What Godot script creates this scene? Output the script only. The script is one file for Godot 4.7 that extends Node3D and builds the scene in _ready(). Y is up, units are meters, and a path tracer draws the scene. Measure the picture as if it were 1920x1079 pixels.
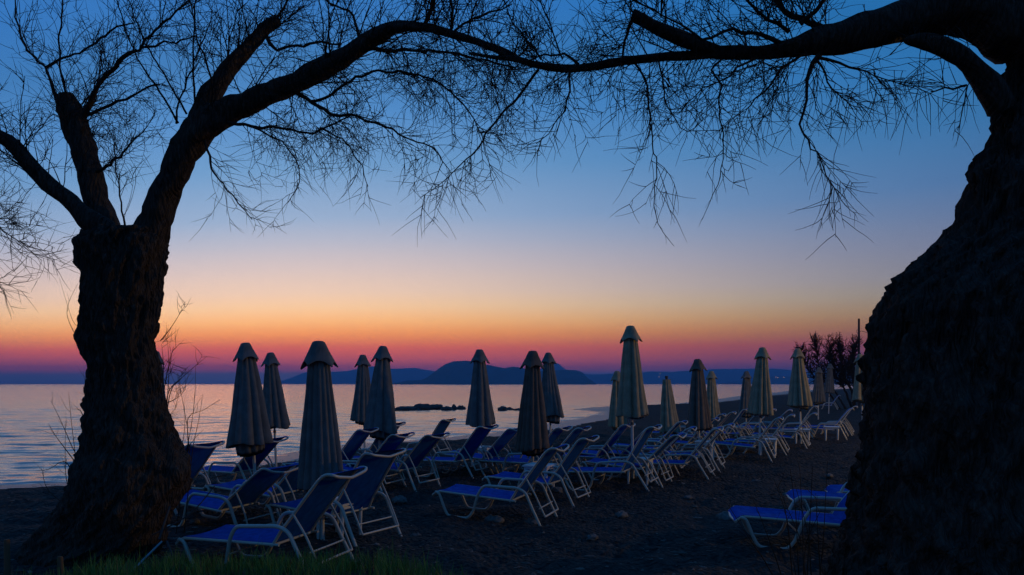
extends Node3D
# Dusk beach: two big bare tamarisks frame rows of blue sun loungers and closed parasols before a calm sea with an island.
# Units are metres, y is up, the camera looks along -z. P(u, v, d) is the point d metres away on the photo's sight line u, v: used to measure positions out.

const F := 1280.0      # focal length in photo pixels
const CX := 960.0
const HV := 720.0      # height of the horizon in the photo
const EYE := 1.75
const SEA := -0.62

var rng := RandomNumberGenerator.new()
var names := {}
var M := {}
var noise := FastNoiseLite.new()
var fine := FastNoiseLite.new()
var trodden := FastNoiseLite.new()
var shore := PackedVector2Array()
var land := PackedVector2Array()


func P(u: float, v: float, d: float) -> Vector3:
	return Vector3((u - CX) / F * d, EYE - (v - HV) / F * d, -d)


# ------------------------------------------------------------------ mesh helpers
class MB:
	var v := PackedVector3Array()
	var n := PackedVector3Array()
	var uv := PackedVector2Array()
	var ix := PackedInt32Array()
	var o := Vector3.ZERO

	func commit() -> ArrayMesh:
		var a := []
		a.resize(Mesh.ARRAY_MAX)
		a[Mesh.ARRAY_VERTEX] = v
		a[Mesh.ARRAY_NORMAL] = n
		if uv.size() == v.size():
			a[Mesh.ARRAY_TEX_UV] = uv
		a[Mesh.ARRAY_INDEX] = ix
		var m := ArrayMesh.new()
		m.add_surface_from_arrays(Mesh.PRIMITIVE_TRIANGLES, a)
		return m

	func tube(pts: PackedVector3Array, rad: PackedFloat32Array, sides: int, capped := false, flat := 1.0) -> void:
		var c := pts.size()
		if c < 2:
			return
		var t := (pts[1] - pts[0]).normalized()
		var u := t.cross(Vector3.UP)
		if u.length() < 0.05:
			u = t.cross(Vector3.RIGHT)
		u = u.normalized()
		var first := v.size()
		for i in c:
			var t2: Vector3
			if i == 0:
				t2 = t
			elif i == c - 1:
				t2 = (pts[i] - pts[i - 1]).normalized()
			else:
				t2 = (pts[i + 1] - pts[i - 1]).normalized()
			u = (u - t2 * u.dot(t2)).normalized()
			var w := t2.cross(u)
			for j in sides:
				var a := TAU * j / sides
				var d := u * cos(a) + w * (sin(a) * flat)
				v.append(pts[i] + d * rad[i] - o)
				n.append((u * (cos(a) * flat) + w * sin(a)).normalized())
				uv.append(Vector2(float(j) / sides, i))
		for i in c - 1:
			for j in sides:
				var a0 := first + i * sides + j
				var b0 := first + i * sides + (j + 1) % sides
				ix.append_array([a0, a0 + sides, b0 + sides, a0, b0 + sides, b0])
		if capped:
			for e in [0, c - 1]:
				var base: int = first + e * sides
				var k := v.size()
				var nn: Vector3 = (pts[0] - pts[1]).normalized() if e == 0 else (pts[c - 1] - pts[c - 2]).normalized()
				for j in sides:
					v.append(v[base + j])
					n.append(nn)
					uv.append(Vector2.ZERO)
				for j in range(1, sides - 1):
					if e == 0:
						ix.append_array([k, k + j, k + j + 1])
					else:
						ix.append_array([k, k + j + 1, k + j])

	func box(lo: Vector3, hi: Vector3) -> void:
		for ax in 3:
			for s in [-1, 1]:
				var nn := Vector3.ZERO
				nn[ax] = s
				var b: int = (ax + 1) % 3
				var c: int = (ax + 2) % 3
				var k := v.size()
				for q in [[0, 0], [1, 0], [1, 1], [0, 1]]:
					var p := Vector3.ZERO
					p[ax] = hi[ax] if s > 0 else lo[ax]
					p[b] = hi[b] if q[0] else lo[b]
					p[c] = hi[c] if q[1] else lo[c]
					v.append(p - o)
					n.append(nn)
					uv.append(Vector2(q[0], q[1]))
				if s > 0:
					ix.append_array([k, k + 2, k + 1, k, k + 3, k + 2])
				else:
					ix.append_array([k, k + 1, k + 2, k, k + 2, k + 3])

	# A grid of rows x cols points (cols wrap when closed); normals from neighbours, outside given by `flip`.
	func grid(g: PackedVector3Array, rows: int, cols: int, closed: bool, flip := false) -> void:
		var first := v.size()
		for i in rows:
			for j in cols:
				var i0 := maxi(i - 1, 0)
				var i1 := mini(i + 1, rows - 1)
				var j0 := (j - 1 + cols) % cols if closed else maxi(j - 1, 0)
				var j1 := (j + 1) % cols if closed else mini(j + 1, cols - 1)
				var a := g[i1 * cols + j] - g[i0 * cols + j]
				var b := g[i * cols + j1] - g[i * cols + j0]
				var nn := b.cross(a).normalized()
				v.append(g[i * cols + j] - o)
				n.append(-nn if flip else nn)
				uv.append(Vector2(float(j) / cols, float(i) / rows))
		var last := cols if closed else cols - 1
		for i in rows - 1:
			for j in last:
				var a0 := first + i * cols + j
				var b0 := first + i * cols + (j + 1) % cols
				if flip:
					ix.append_array([a0, b0 + cols, a0 + cols, a0, b0, b0 + cols])
				else:
					ix.append_array([a0, a0 + cols, b0 + cols, a0, b0 + cols, b0])


func numbered(called: String) -> String:
	var k: int = names.get(called, 0)
	names[called] = k + 1
	return called if k == 0 else "%s_%03d" % [called, k]


func tag(o: Node, label: String, category: String, group := "", kind := "") -> Node:
	if label:
		o.set_meta("label", label)
	if category:
		o.set_meta("category", category)
	if group:
		o.set_meta("group", group)
	if kind:
		o.set_meta("kind", kind)
	return o


func thing(called: String, at: Vector3, label: String, category: String, group := "") -> Node3D:
	var o := Node3D.new()
	o.name = numbered(called)
	add_child(o)
	o.position = at
	tag(o, label, category, group)
	return o


func part(called: String, m: Mesh, mat: Material, parent: Node = null) -> MeshInstance3D:
	var o := MeshInstance3D.new()
	o.mesh = m
	o.material_override = mat
	if parent == null:
		o.name = numbered(called)
		add_child(o)
	else:
		o.name = called
		parent.add_child(o, true)
	return o


func structure(called: String, m: Mesh, mat: Material) -> MeshInstance3D:
	var o := part(called, m, mat)
	o.set_meta("kind", "structure")
	return o


# ------------------------------------------------------------------ materials
func lin(r: float, g: float, b: float) -> Color:
	return Color(r, g, b).linear_to_srgb()


func noise_tex(freq: float, size: int, seed_: int, lo: Color, hi: Color, octaves := 4, stretch := Vector2.ONE) -> ImageTexture:
	var f := FastNoiseLite.new()
	f.seed = seed_
	f.frequency = freq
	f.fractal_octaves = octaves
	var im := Image.create(size, size, false, Image.FORMAT_RGB8)
	# Tiles by blending four shifted samples near the border.
	for y in size:
		for x in size:
			var wx := float(x) / size
			var wy := float(y) / size
			var a := f.get_noise_2d(x * stretch.x, y * stretch.y)
			var b := f.get_noise_2d((x - size) * stretch.x, y * stretch.y)
			var c := f.get_noise_2d(x * stretch.x, (y - size) * stretch.y)
			var d := f.get_noise_2d((x - size) * stretch.x, (y - size) * stretch.y)
			var k := lerpf(lerpf(a, b, wx), lerpf(c, d, wx), wy)
			k = clampf(0.5 + k * 1.1, 0, 1)
			im.set_pixel(x, y, lo.lerp(hi, k))
	return ImageTexture.create_from_image(im)


func mat(color: Color, rough: float, metal := 0.0, spec := 0.5) -> StandardMaterial3D:
	var m := StandardMaterial3D.new()
	m.albedo_color = color
	m.roughness = rough
	m.metallic = metal
	m.metallic_specular = spec
	return m


func make_materials() -> void:
	# speckled dark shingle sand
	var sand := mat(Color.WHITE, 0.95, 0.0, 0.25)
	sand.albedo_texture = noise_tex(0.06, 256, 3, lin(0.014, 0.0135, 0.013), lin(0.072, 0.060, 0.050), 5)
	sand.uv1_triplanar = true
	sand.uv1_world_triplanar = true
	sand.uv1_scale = Vector3(0.55, 0.55, 0.55)
	sand.heightmap_enabled = true
	sand.heightmap_texture = noise_tex(0.09, 256, 8, Color.BLACK, Color.WHITE, 5)
	sand.heightmap_scale = 5.0
	M.sand = sand
	var wet := mat(lin(0.022, 0.024, 0.028), 0.42, 0.0, 0.6)
	M.wet = wet
	# calm sea
	var sea := mat(lin(0.006, 0.020, 0.040), 0.20, 0.0, 0.7)
	var f := FastNoiseLite.new()
	f.seed = 21
	f.frequency = 0.012
	f.fractal_octaves = 4
	var nt := NoiseTexture2D.new()
	nt.noise = f
	nt.width = 512
	nt.height = 512
	nt.seamless = true
	nt.as_normal_map = true
	nt.bump_strength = 4.0
	sea.normal_enabled = true
	sea.normal_texture = nt
	sea.normal_scale = 0.3
	M.sea = sea
	# bark: furrowed grey brown
	var bark := mat(Color.WHITE, 0.95, 0.0, 0.2)
	bark.albedo_texture = noise_tex(0.045, 256, 11, lin(0.022, 0.017, 0.014), lin(0.115, 0.088, 0.068), 5, Vector2(1.6, 0.35))
	bark.uv1_triplanar = true
	bark.uv1_world_triplanar = true
	bark.uv1_scale = Vector3(1.6, 1.6, 1.6)
	bark.heightmap_enabled = true
	bark.heightmap_texture = noise_tex(0.06, 256, 12, Color.BLACK, Color.WHITE, 5, Vector2(1.8, 0.3))
	bark.heightmap_scale = 5.0
	M.bark = bark
	M.twig = mat(lin(0.035, 0.026, 0.020), 0.9, 0.0, 0.2)
	M.stem = mat(lin(0.06, 0.040, 0.026), 0.9, 0.0, 0.2)
	# parasol cloth, three weathered tones
	var weave := noise_tex(0.03, 128, 31, Color(0.80, 0.79, 0.77), Color.WHITE, 4, Vector2(1, 1))
	var crinkle := noise_tex(0.05, 256, 32, Color.BLACK, Color.WHITE, 4, Vector2(1.4, 0.6))
	var tones := [lin(0.185, 0.185, 0.18), lin(0.16, 0.13, 0.11), lin(0.36, 0.315, 0.215)]
	for k in 3:
		var c := mat(tones[k], 0.9, 0.0, 0.2)
		c.albedo_texture = weave
		c.uv1_triplanar = true
		c.uv1_scale = Vector3(1.3, 1.3, 1.3)
		c.heightmap_enabled = true
		c.heightmap_texture = crinkle
		c.heightmap_scale = 0.35
		c.backlight_enabled = true
		c.backlight = lin(0.06, 0.055, 0.045)
		M["cloth%d" % k] = c
	M.frame = mat(lin(0.46, 0.425, 0.35), 0.36, 0.0, 0.5)
	M.pole = mat(lin(0.50, 0.49, 0.46), 0.45, 0.2, 0.5)
	var sling := mat(lin(0.010, 0.10, 0.44), 0.95, 0.0, 0.12)
	sling.albedo_texture = noise_tex(0.045, 128, 41, Color(0.72, 0.74, 0.78), Color.WHITE, 5)
	sling.uv1_triplanar = true
	sling.uv1_scale = Vector3(1.7, 1.7, 1.7)
	M.sling = sling
	M.cap = mat(lin(0.10, 0.10, 0.10), 0.7)
	M.plastic = mat(lin(0.60, 0.58, 0.54), 0.5)
	M.rock = mat(lin(0.035, 0.032, 0.030), 0.8)
	var stone := mat(Color.WHITE, 0.85, 0.0, 0.3)
	stone.albedo_texture = noise_tex(0.05, 128, 51, lin(0.06, 0.058, 0.055), lin(0.20, 0.18, 0.16), 4)
	stone.uv1_triplanar = true
	stone.uv1_scale = Vector3(3, 3, 3)
	M.stone = stone
	M.hill = mat(lin(0.09, 0.095, 0.08), 1.0, 0.0, 0.0)
	M.wood = mat(lin(0.13, 0.085, 0.05), 0.9, 0.0, 0.2)
	M.dark = mat(lin(0.03, 0.03, 0.03), 0.7)
	M.pale_tube = mat(lin(0.25, 0.33, 0.36), 0.5)


# ------------------------------------------------------------------ land
func shore_dist(x: float, d: float) -> float:
	var p := Vector2(x, d)
	var best := 1e9
	for i in shore.size() - 1:
		var q := Geometry2D.get_closest_point_to_segment(p, shore[i], shore[i + 1])
		best = minf(best, p.distance_squared_to(q))
	best = sqrt(best)
	return best if Geometry2D.is_point_in_polygon(p, land) else -best


func ground_at(x: float, z: float) -> float:
	return ground_of(x, -z, shore_dist(x, -z))


func ground_of(x: float, d: float, s: float) -> float:
	var h := SEA
	if s < 0.0:
		return maxf(SEA + s * 0.10, SEA - 2.5)
	var reach := clampf(8.5 + d * 0.10, 9.0, 18.0)
	h = SEA + 0.62 * smoothstep(-reach * 0.35, reach, s) - 0.62 * smoothstep(-reach * 0.35, reach, 0.0) * (1.0 - smoothstep(0.0, reach, s))
	var bump := smoothstep(0.6, 4.0, s)
	h += bump * (noise.get_noise_2d(x * 1.0, d * 1.0) * 0.075 + noise.get_noise_2d(x * 3.1 + 50, d * 3.1) * 0.035)
	if d < 30.0:
		h += bump * fine.get_noise_2d(x * 1.0, d * 1.6) * 0.045
		# footprints and hollows trodden into the sand
		h -= bump * 0.055 * smoothstep(-0.62, -0.95, trodden.get_noise_2d(x, d * 0.8 + x * 0.2))
	# grassy mound at the near edge
	var mx := (x + 1.95) / 1.9
	var md := (d - 5.2) / 0.75
	h += 0.29 * exp(-mx * mx * mx * mx - md * md)
	# roots lift the soil round both trunks
	h += 0.22 * exp(-(pow(x + 4.5, 2) + pow(d - 6.5, 2)) / 1.2)
	h += 0.20 * exp(-(pow(x - 3.4, 2) + pow(d - 4.2, 2)) / 1.6)
	h += 0.5 * smoothstep(50.0, 200.0, s)
	return h


func make_land() -> void:
	shore = PackedVector2Array([
		Vector2(-400, 12), Vector2(-60, 13.5), Vector2(-25, 14.8), Vector2(-12, 16), Vector2(-10.8, 16.7), Vector2(-9.1, 18.8), Vector2(-7.6, 23.1), Vector2(-6.7, 26.5), Vector2(-4.4, 28.4), Vector2(-2.4, 30.7), Vector2(0.1, 35.4),
		Vector2(2.45, 41.8), Vector2(4.3, 45.6), Vector2(6.4, 52.5), Vector2(7.2, 57), Vector2(5.7, 62.5), Vector2(7.3, 67.5), Vector2(10.8, 73), Vector2(17.4, 77), Vector2(32, 107), Vector2(46, 137), Vector2(94, 231), Vector2(167, 334), Vector2(420, 600), Vector2(900, 900),
	])
	land = shore.duplicate()
	land.append_array([Vector2(900, -60), Vector2(-400, -60)])
	var xs := PackedFloat32Array()
	var x := -13.0
	while x < 17.0:
		xs.append(x)
		x += 0.13
	var st := 0.16
	x = 17.0
	while x < 880.0:
		xs.append(x)
		st *= 1.13
		x += st
	st = 0.16
	x = -13.0
	while x > -380.0:
		st *= 1.3
		x -= st
		xs.append(x)
	xs.sort()
	var ds := PackedFloat32Array()
	var d := 4.6
	while d < 20.0:
		ds.append(d)
		d += 0.11
	st = 0.12
	while d < 880.0:
		ds.append(d)
		st = st * 1.022 if d < 90.0 else st * 1.15
		d += st
	st = 0.3
	d = 4.6
	while d > -50.0:
		d -= st
		st *= 1.35
		ds.append(d)
	ds.sort()
	var nx := xs.size()
	var nd := ds.size()
	var g := PackedVector3Array()
	var sd := PackedFloat32Array()
	g.resize(nx * nd)
	sd.resize(nx * nd)
	for i in nd:
		for j in nx:
			var s := shore_dist(xs[j], ds[i])
			sd[i * nx + j] = s
			g[i * nx + j] = Vector3(xs[j], ground_of(xs[j], ds[i], s), -ds[i])
	var mb := MB.new()
	mb.grid(g, nd, nx, false)
	var dry := PackedInt32Array()
	var wet := PackedInt32Array()
	for i in nd - 1:
		for j in nx - 1:
			var a := i * nx + j
			var s := sd[a]
			if s < -3.0 - ds[i] * 0.06 and sd[a + 1] < -3.0 and sd[a + nx] < -3.0:
				continue
			var q := [a, a + nx, a + nx + 1, a, a + nx + 1, a + 1]
			var edge := 1.5 + 0.04 * ds[i] + 0.5 * noise.get_noise_2d(xs[j] * 2.0, ds[i] * 2.0)
			if s < edge:
				wet.append_array(q)
			else:
				dry.append_array(q)
	mb.ix = dry
	structure("beach", mb.commit(), M.sand)
	mb.ix = wet
	structure("wet_sand_strip", mb.commit(), M.wet)


func make_sea() -> void:
	# low swell near the beach as real relief, running flat towards the horizon
	var f := FastNoiseLite.new()
	f.seed = 23
	f.frequency = 1.0
	f.fractal_octaves = 2
	var ds := PackedFloat32Array()
	var d := 9.0
	while d < 170.0:
		ds.append(d)
		d += (0.006 if d < 130.0 else 0.011) * d
	while d < 6500.0:
		ds.append(d)
		d *= 1.16
	ds.append(6500.0)
	var cols := 170
	var g := PackedVector3Array()
	for q in ds:
		var rise := 0.042 * (1.0 - smoothstep(35.0, 165.0, q)) + 0.012 * (1.0 - smoothstep(165.0, 200.0, q))
		for j in cols:
			var x := (float(j) / (cols - 1) * 3.0 - 1.5) * q
			var h := 0.0
			if rise > 0.0:
				h = rise * (f.get_noise_2d(x / 10.0 + q * 0.02, q / 2.6) + 0.45 * f.get_noise_2d(x / 5.0 + 40.0, q / 1.15 + x * 0.02))
				h += 0.038 * (1.0 - smoothstep(30.0, 130.0, q)) * f.get_noise_2d(x / 1.6 + 9.0, q / 0.5)
			g.append(Vector3(x, SEA + h, -q))
	var mb := MB.new()
	mb.grid(g, ds.size(), cols, false)
	for i in mb.v.size():
		mb.uv[i] = Vector2(mb.v[i].x / 46.0, mb.v[i].z / 13.0)
	structure("sea", mb.commit(), M.sea)


# A ridge of land seen over the sea: skyline points [u, v] at distance d, built as a solid with real depth.
func ridge(called: String, line: Array, d: float, depth: float, rough: float, seed_: int) -> void:
	var f := FastNoiseLite.new()
	f.seed = seed_
	f.frequency = 1.0
	f.fractal_octaves = 5
	var cols := 160
	var rows := 25
	var u0: float = line[0][0]
	var u1: float = line[-1][0]
	var g := PackedVector3Array()
	for i in rows:
		var t := float(i) / (rows - 1) * 2.0 - 1.0
		for j in cols:
			var u := lerpf(u0, u1, float(j) / (cols - 1))
			var v := HV
			for k in line.size() - 1:
				if u >= line[k][0] and u <= line[k + 1][0]:
					v = lerpf(line[k][1], line[k + 1][1], (u - line[k][0]) / maxf(line[k + 1][0] - line[k][0], 0.01))
			var top := EYE - (v - HV) / F * d
			var x := (u - CX) / F * d
			var k2 := 1.0 - absf(t)
			var spur := f.get_noise_2d(x / d * 14.0, t * 1.2)
			var h := (top - SEA) * clampf(k2 * (1.0 + 0.55 * spur * (1.0 - k2)) , 0.0, 1.0)
			h += rough * f.get_noise_2d(x / d * 60.0, t * 4.0) * d * 0.0012 * k2
			g.append(Vector3(x + spur * depth * 0.12 * (1.0 - k2), SEA - 4.0 + h + 4.0 * k2, -d - t * depth))
	var mb := MB.new()
	mb.grid(g, rows, cols, false)
	structure(called, mb.commit(), M.hill)


func make_far_land() -> void:
	ridge("island", [[748, 718], [762, 714], [790, 713], [800, 709], [818, 695], [832, 685], [850, 677.5], [884, 677], [900, 683], [922, 686], [944, 691], [962, 688], [978, 690], [1004, 697], [1030, 696], [1050, 694], [1078, 694], [1092, 699], [1101, 708], [1106, 718]], 2300.0, 330.0, 0.5, 5)
	ridge("distant_mountains", [[520, 719], [545, 716], [560, 706], [572, 698], [600, 697], [625, 698], [652, 696], [676, 691], [702, 687], [722, 691], [745, 692], [775, 690], [800, 694], [818, 697], [860, 704], [960, 704], [1010, 694], [1040, 681], [1047, 682], [1062, 694], [1100, 702], [1140, 706], [1180, 712]], 5600.0, 700.0, 0.4, 6)
	ridge("distant_coast", [[1085, 716], [1105, 703], [1150, 701], [1200, 699], [1225, 697], [1260, 698], [1300, 695], [1345, 692.5], [1400, 692], [1450, 692], [1476, 693], [1488, 697], [1530, 699], [1640, 700], [1760, 704], [1900, 702]], 4900.0, 600.0, 0.5, 7)
	ridge("low_headland", [[1368, 717.5], [1384, 714], [1405, 712], [1430, 709], [1452, 706], [1480, 706.5], [1530, 705], [1600, 703], [1720, 704]], 3300.0, 350.0, 0.6, 8)
	# lamps of the villages on that coast
	var glow := mat(Color.WHITE, 0.5)
	glow.emission_enabled = true
	glow.emission = Color(1.0, 0.72, 0.42)
	glow.emission_energy_multiplier = 1.6
	for a in [[1238, 700.5], [1236, 707], [1396, 711], [1455, 708], [1459, 709], [1470, 708], [1516, 711]]:
		var s := SphereMesh.new()
		s.radius = 2.2
		s.height = 4.4
		s.radial_segments = 8
		s.rings = 4
		var o := part("village_light", s, glow)
		var off: float = 4270.0 if a[0] < 1380 else 2920.0
		o.position = P(a[0], a[1], off)
		o.scale = Vector3.ONE * off / 4270.0
		tag(o, "tiny lit village lamp on the far hazy coast", "light", "lights on the far coast")
	# reef
	var spots := [[762, 766.5, 24, 6], [792, 764, 20, 9], [816, 765, 18, 8], [838, 766, 12, 6], [851, 763, 4.5, 9], [864, 765, 9, 6], [942, 764, 9, 6.5], [954, 766, 8, 4], [780, 766, 30, 5], [970, 767, 9, 3]]
	for k in spots.size():
		var a: Array = spots[k]
		var d := 61.0 + (k % 3) * 1.3
		var w: float = a[2] / F * d
		var at := P(a[0], HV, d)
		at.y = SEA
		var o := part("reef_rock", lump(Vector3(w, a[3] / F * d * 1.15, w * 0.5 + 0.3), 60 + k, 0.38, 14), M.rock)
		o.position = at
		tag(o, "low dark rock breaking the calm water off the beach", "rock", "rocks of the low reef")


func lump(r: Vector3, seed_: int, amp: float, res: int) -> ArrayMesh:
	var f := FastNoiseLite.new()
	f.seed = seed_
	f.frequency = 1.1
	f.fractal_octaves = 4
	var g := PackedVector3Array()
	var cols := res * 2
	for i in res:
		var th := PI * i / (res - 1)
		for j in cols:
			var ph := TAU * j / cols
			var dir := Vector3(sin(th) * cos(ph), cos(th), sin(th) * sin(ph))
			var k := 1.0 + amp * f.get_noise_3d(dir.x * 1.4, dir.y * 1.4, dir.z * 1.4)
			g.append(Vector3(dir.x * r.x, dir.y * r.y, dir.z * r.z) * k)
	var mb := MB.new()
	mb.grid(g, res, cols, true, true)
	return mb.commit()


# ------------------------------------------------------------------ trees
func smooth_path(ctrl: Array, step: float) -> Array:
	# ctrl: [u, v, d, half thickness in photo pixels]; returns [points, radii], a Catmull-Rom curve
	var p := PackedVector3Array()
	var r := PackedFloat32Array()
	for c in ctrl:
		p.append(P(c[0], c[1], c[2]))
		r.append(c[3] / F * c[2])
	return smooth_points(p, r, step)


func smooth_points(p: PackedVector3Array, r: PackedFloat32Array, step: float) -> Array:
	var op := PackedVector3Array()
	var orad := PackedFloat32Array()
	var n := p.size()
	for i in n - 1:
		var a := p[maxi(i - 1, 0)]
		var b := p[i]
		var c := p[i + 1]
		var d := p[mini(i + 2, n - 1)]
		var k := maxi(2, int(ceil(b.distance_to(c) / step)))
		for j in k:
			var t := float(j) / k
			op.append(b.cubic_interpolate(c, a, d, t))
			orad.append(lerpf(r[i], r[i + 1], t))
	op.append(p[n - 1])
	orad.append(r[n - 1])
	return [op, orad]


# A limb with bark: a tube whose surface is lumpy and furrowed.
func limb_mesh(pts: PackedVector3Array, rad: PackedFloat32Array, sides: int, origin: Vector3, rough := 0.30) -> ArrayMesh:
	var g := PackedVector3Array()
	var t := (pts[1] - pts[0]).normalized()
	var u := t.cross(Vector3.UP)
	if u.length() < 0.05:
		u = t.cross(Vector3.BACK)
	u = u.normalized()
	var c := pts.size()
	var along := 0.0
	for i in c:
		var t2 := (pts[mini(i + 1, c - 1)] - pts[maxi(i - 1, 0)]).normalized()
		u = (u - t2 * u.dot(t2)).normalized()
		var w := t2.cross(u)
		if i:
			along += pts[i].distance_to(pts[i - 1])
		for j in sides:
			var a := TAU * j / sides
			var dir := u * cos(a) + w * sin(a)
			var k := 1.0 + rough * (noise.get_noise_3d(cos(a) * 1.2 + pts[0].x * 9.0, sin(a) * 1.2, along * 3.0) * 1.3 + 0.9 * noise.get_noise_3d(cos(a) * 5.0, sin(a) * 5.0 + pts[0].x * 5.0, along * 6.0))
			g.append(pts[i] + dir * rad[i] * k * 0.88)
	# close the end
	for j in sides:
		g.append(pts[c - 1] + (g[(c - 1) * sides + j] - pts[c - 1]) * 0.02)
	var mb := MB.new()
	mb.o = origin
	mb.grid(g, c + 1, sides, true)
	return mb.commit()


# Shoots off a path into mb: n of them, of some length and thickness, drawn by `pull` (a direction added as they grow).
func sprout(mb: MB, pts: PackedVector3Array, n: int, lmin: float, lmax: float, r: float, pull: Vector3, level: int, from := 0.0, upto := 1.0, spread := 0.75) -> void:
	var c := pts.size()
	for k in n:
		var s := clampf(rng.randf_range(from, upto), 0.0, 0.9999) * (c - 1)
		var i := int(s)
		var p := pts[i].lerp(pts[i + 1], s - i)
		var t := (pts[i + 1] - pts[i]).normalized()
		var side := Vector3(rng.randfn(), rng.randfn(), rng.randfn())
		side = (side - t * side.dot(t)).normalized()
		var dir := (side * spread + t * rng.randf_range(0.25, 0.9) + pull * 0.9).normalized()
		var length := rng.randf_range(lmin, lmax) * (1.0 - 0.35 * s / c)
		var steps := 6 if level > 0 else 4
		var path := PackedVector3Array([p])
		var rad := PackedFloat32Array([r])
		var bend := Vector3(rng.randfn(), rng.randfn(), rng.randfn()) * 0.065
		for q in steps:
			dir = (dir + bend + pull * 0.15 + Vector3(rng.randfn(), rng.randfn(), rng.randfn()) * 0.10).normalized()
			p += dir * length / steps
			path.append(p)
			rad.append(r * lerpf(1.0, 0.36, float(q + 1) / steps))
		mb.tube(path, rad, 4 if level > 1 else 3)
		if level > 0:
			sprout(mb, path, int(rng.randf_range(1.6, 4.2) * (1.0 + length * 0.8)), 0.12, 0.26 + 0.42 * length, maxf(r * 0.66, 0.0026), pull * 0.45, level - 1, 0.10, 1.0, 0.85)


# One limb or branch with its twigs. how: [first-order shoots, min, max length, radius, pull, levels]
func branch(tree: Node3D, called: String, ctrl: Array, sides: int, how: Array) -> PackedVector3Array:
	var sp := smooth_path(ctrl, 0.07)
	var pts: PackedVector3Array = sp[0]
	if sides <= 8:
		# the outlines above are generous; thin wood is slender and a little crooked
		var last := pts.size() - 1
		for i in pts.size():
			sp[1][i] *= 0.56 * lerpf(1.0, 0.7, float(i) / last)
			var k := sin(PI * i / last)
			pts[i] += k * 0.035 * Vector3(noise.get_noise_2d(i * 0.55, ctrl[0][0]), noise.get_noise_2d(i * 0.55, ctrl[0][1] + 900.0), noise.get_noise_2d(i * 0.55, ctrl[0][0] + 500.0))
	var o := part(called, limb_mesh(pts, sp[1], sides, tree.position), M.bark if sides > 7 else M.twig, tree)
	var mb := MB.new()
	mb.o = tree.position
	for h in how:
		sprout(mb, pts, h[0], h[1], h[2], h[3], h[4], h[5], h[6] if h.size() > 6 else 0.05, h[7] if h.size() > 7 else 1.0)
	if mb.v.size():
		tag(part("twigs", mb.commit(), M.twig, o), "", "", "", "stuff")
	return pts


# A big trunk from its outline: rows of [v, left u, right u] at distance d, with furrowed bark and root flare.
func trunk_mesh(rows: Array, d: float, origin: Vector3, deep: float, amp: float, seed_: int, sink: float) -> ArrayMesh:
	var f := FastNoiseLite.new()
	f.seed = seed_
	f.frequency = 1.0
	f.fractal_octaves = 4
	var ridged := FastNoiseLite.new()
	ridged.seed = seed_ + 1
	ridged.frequency = 1.0
	ridged.fractal_type = FastNoiseLite.FRACTAL_RIDGED
	ridged.fractal_octaves = 3
	var cols := 150
	var n := 190
	var v0: float = rows[0][0]
	var v1: float = rows[-1][0]
	var g := PackedVector3Array()
	for i in n:
		var v := lerpf(v0, v1, float(i) / (n - 1))
		var k := 0
		while k < rows.size() - 2 and rows[k + 1][0] < v:
			k += 1
		var t := clampf((v - rows[k][0]) / (rows[k + 1][0] - rows[k][0]), 0.0, 1.0)
		t = t * t * (3.0 - 2.0 * t) * 0.5 + t * 0.5
		var ul := lerpf(rows[k][1], rows[k + 1][1], t)
		var ur := lerpf(rows[k][2], rows[k + 1][2], t)
		var y := EYE - (v - HV) / F * d
		var xc := ((ul + ur) / 2 - CX) / F * d
		var r := (ur - ul) / 2 / F * d
		var rd := minf(r * deep, 0.4 + r * 0.45)
		for j in cols:
			var a := TAU * j / cols
			var cx := cos(a)
			var cz := sin(a)
			var twist := a + y * 0.35
			var rid := ridged.get_noise_3d(cos(twist) * r * 4.6, y * 0.8 + 7.0, sin(twist) * r * 4.6)
			var big := f.get_noise_3d(cx * 1.3, y * 1.5, cz * 1.3)
			var small := f.get_noise_3d(cx * r * 15.0, y * 6.5, cz * r * 15.0)
			var med := f.get_noise_3d(cx * r * 5.0 + 30.0, y * 2.6, cz * r * 5.0)
			var e := amp * (0.8 * rid + 0.4 * small) + 0.05 * big + 0.045 * med - sink
			g.append(Vector3(xc + cx * (r + e), y + small * 0.01, -d + cz * (rd + e)))
	# lid at the top, sunk a little
	var top := PackedVector3Array()
	var centre := Vector3.ZERO
	for j in cols:
		centre += g[j] / cols
	for ring in [0.02, 0.5, 0.86]:
		for j in cols:
			var q := centre.lerp(g[j], ring)
			q.y += 0.02 * f.get_noise_2d(q.x * 14.0, q.z * 14.0) - 0.05 * (1.0 - ring)
			top.append(q)
	top.append_array(g)
	var mb := MB.new()
	mb.o = origin
	mb.grid(top, n + 3, cols, true)
	return mb.commit()


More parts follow.
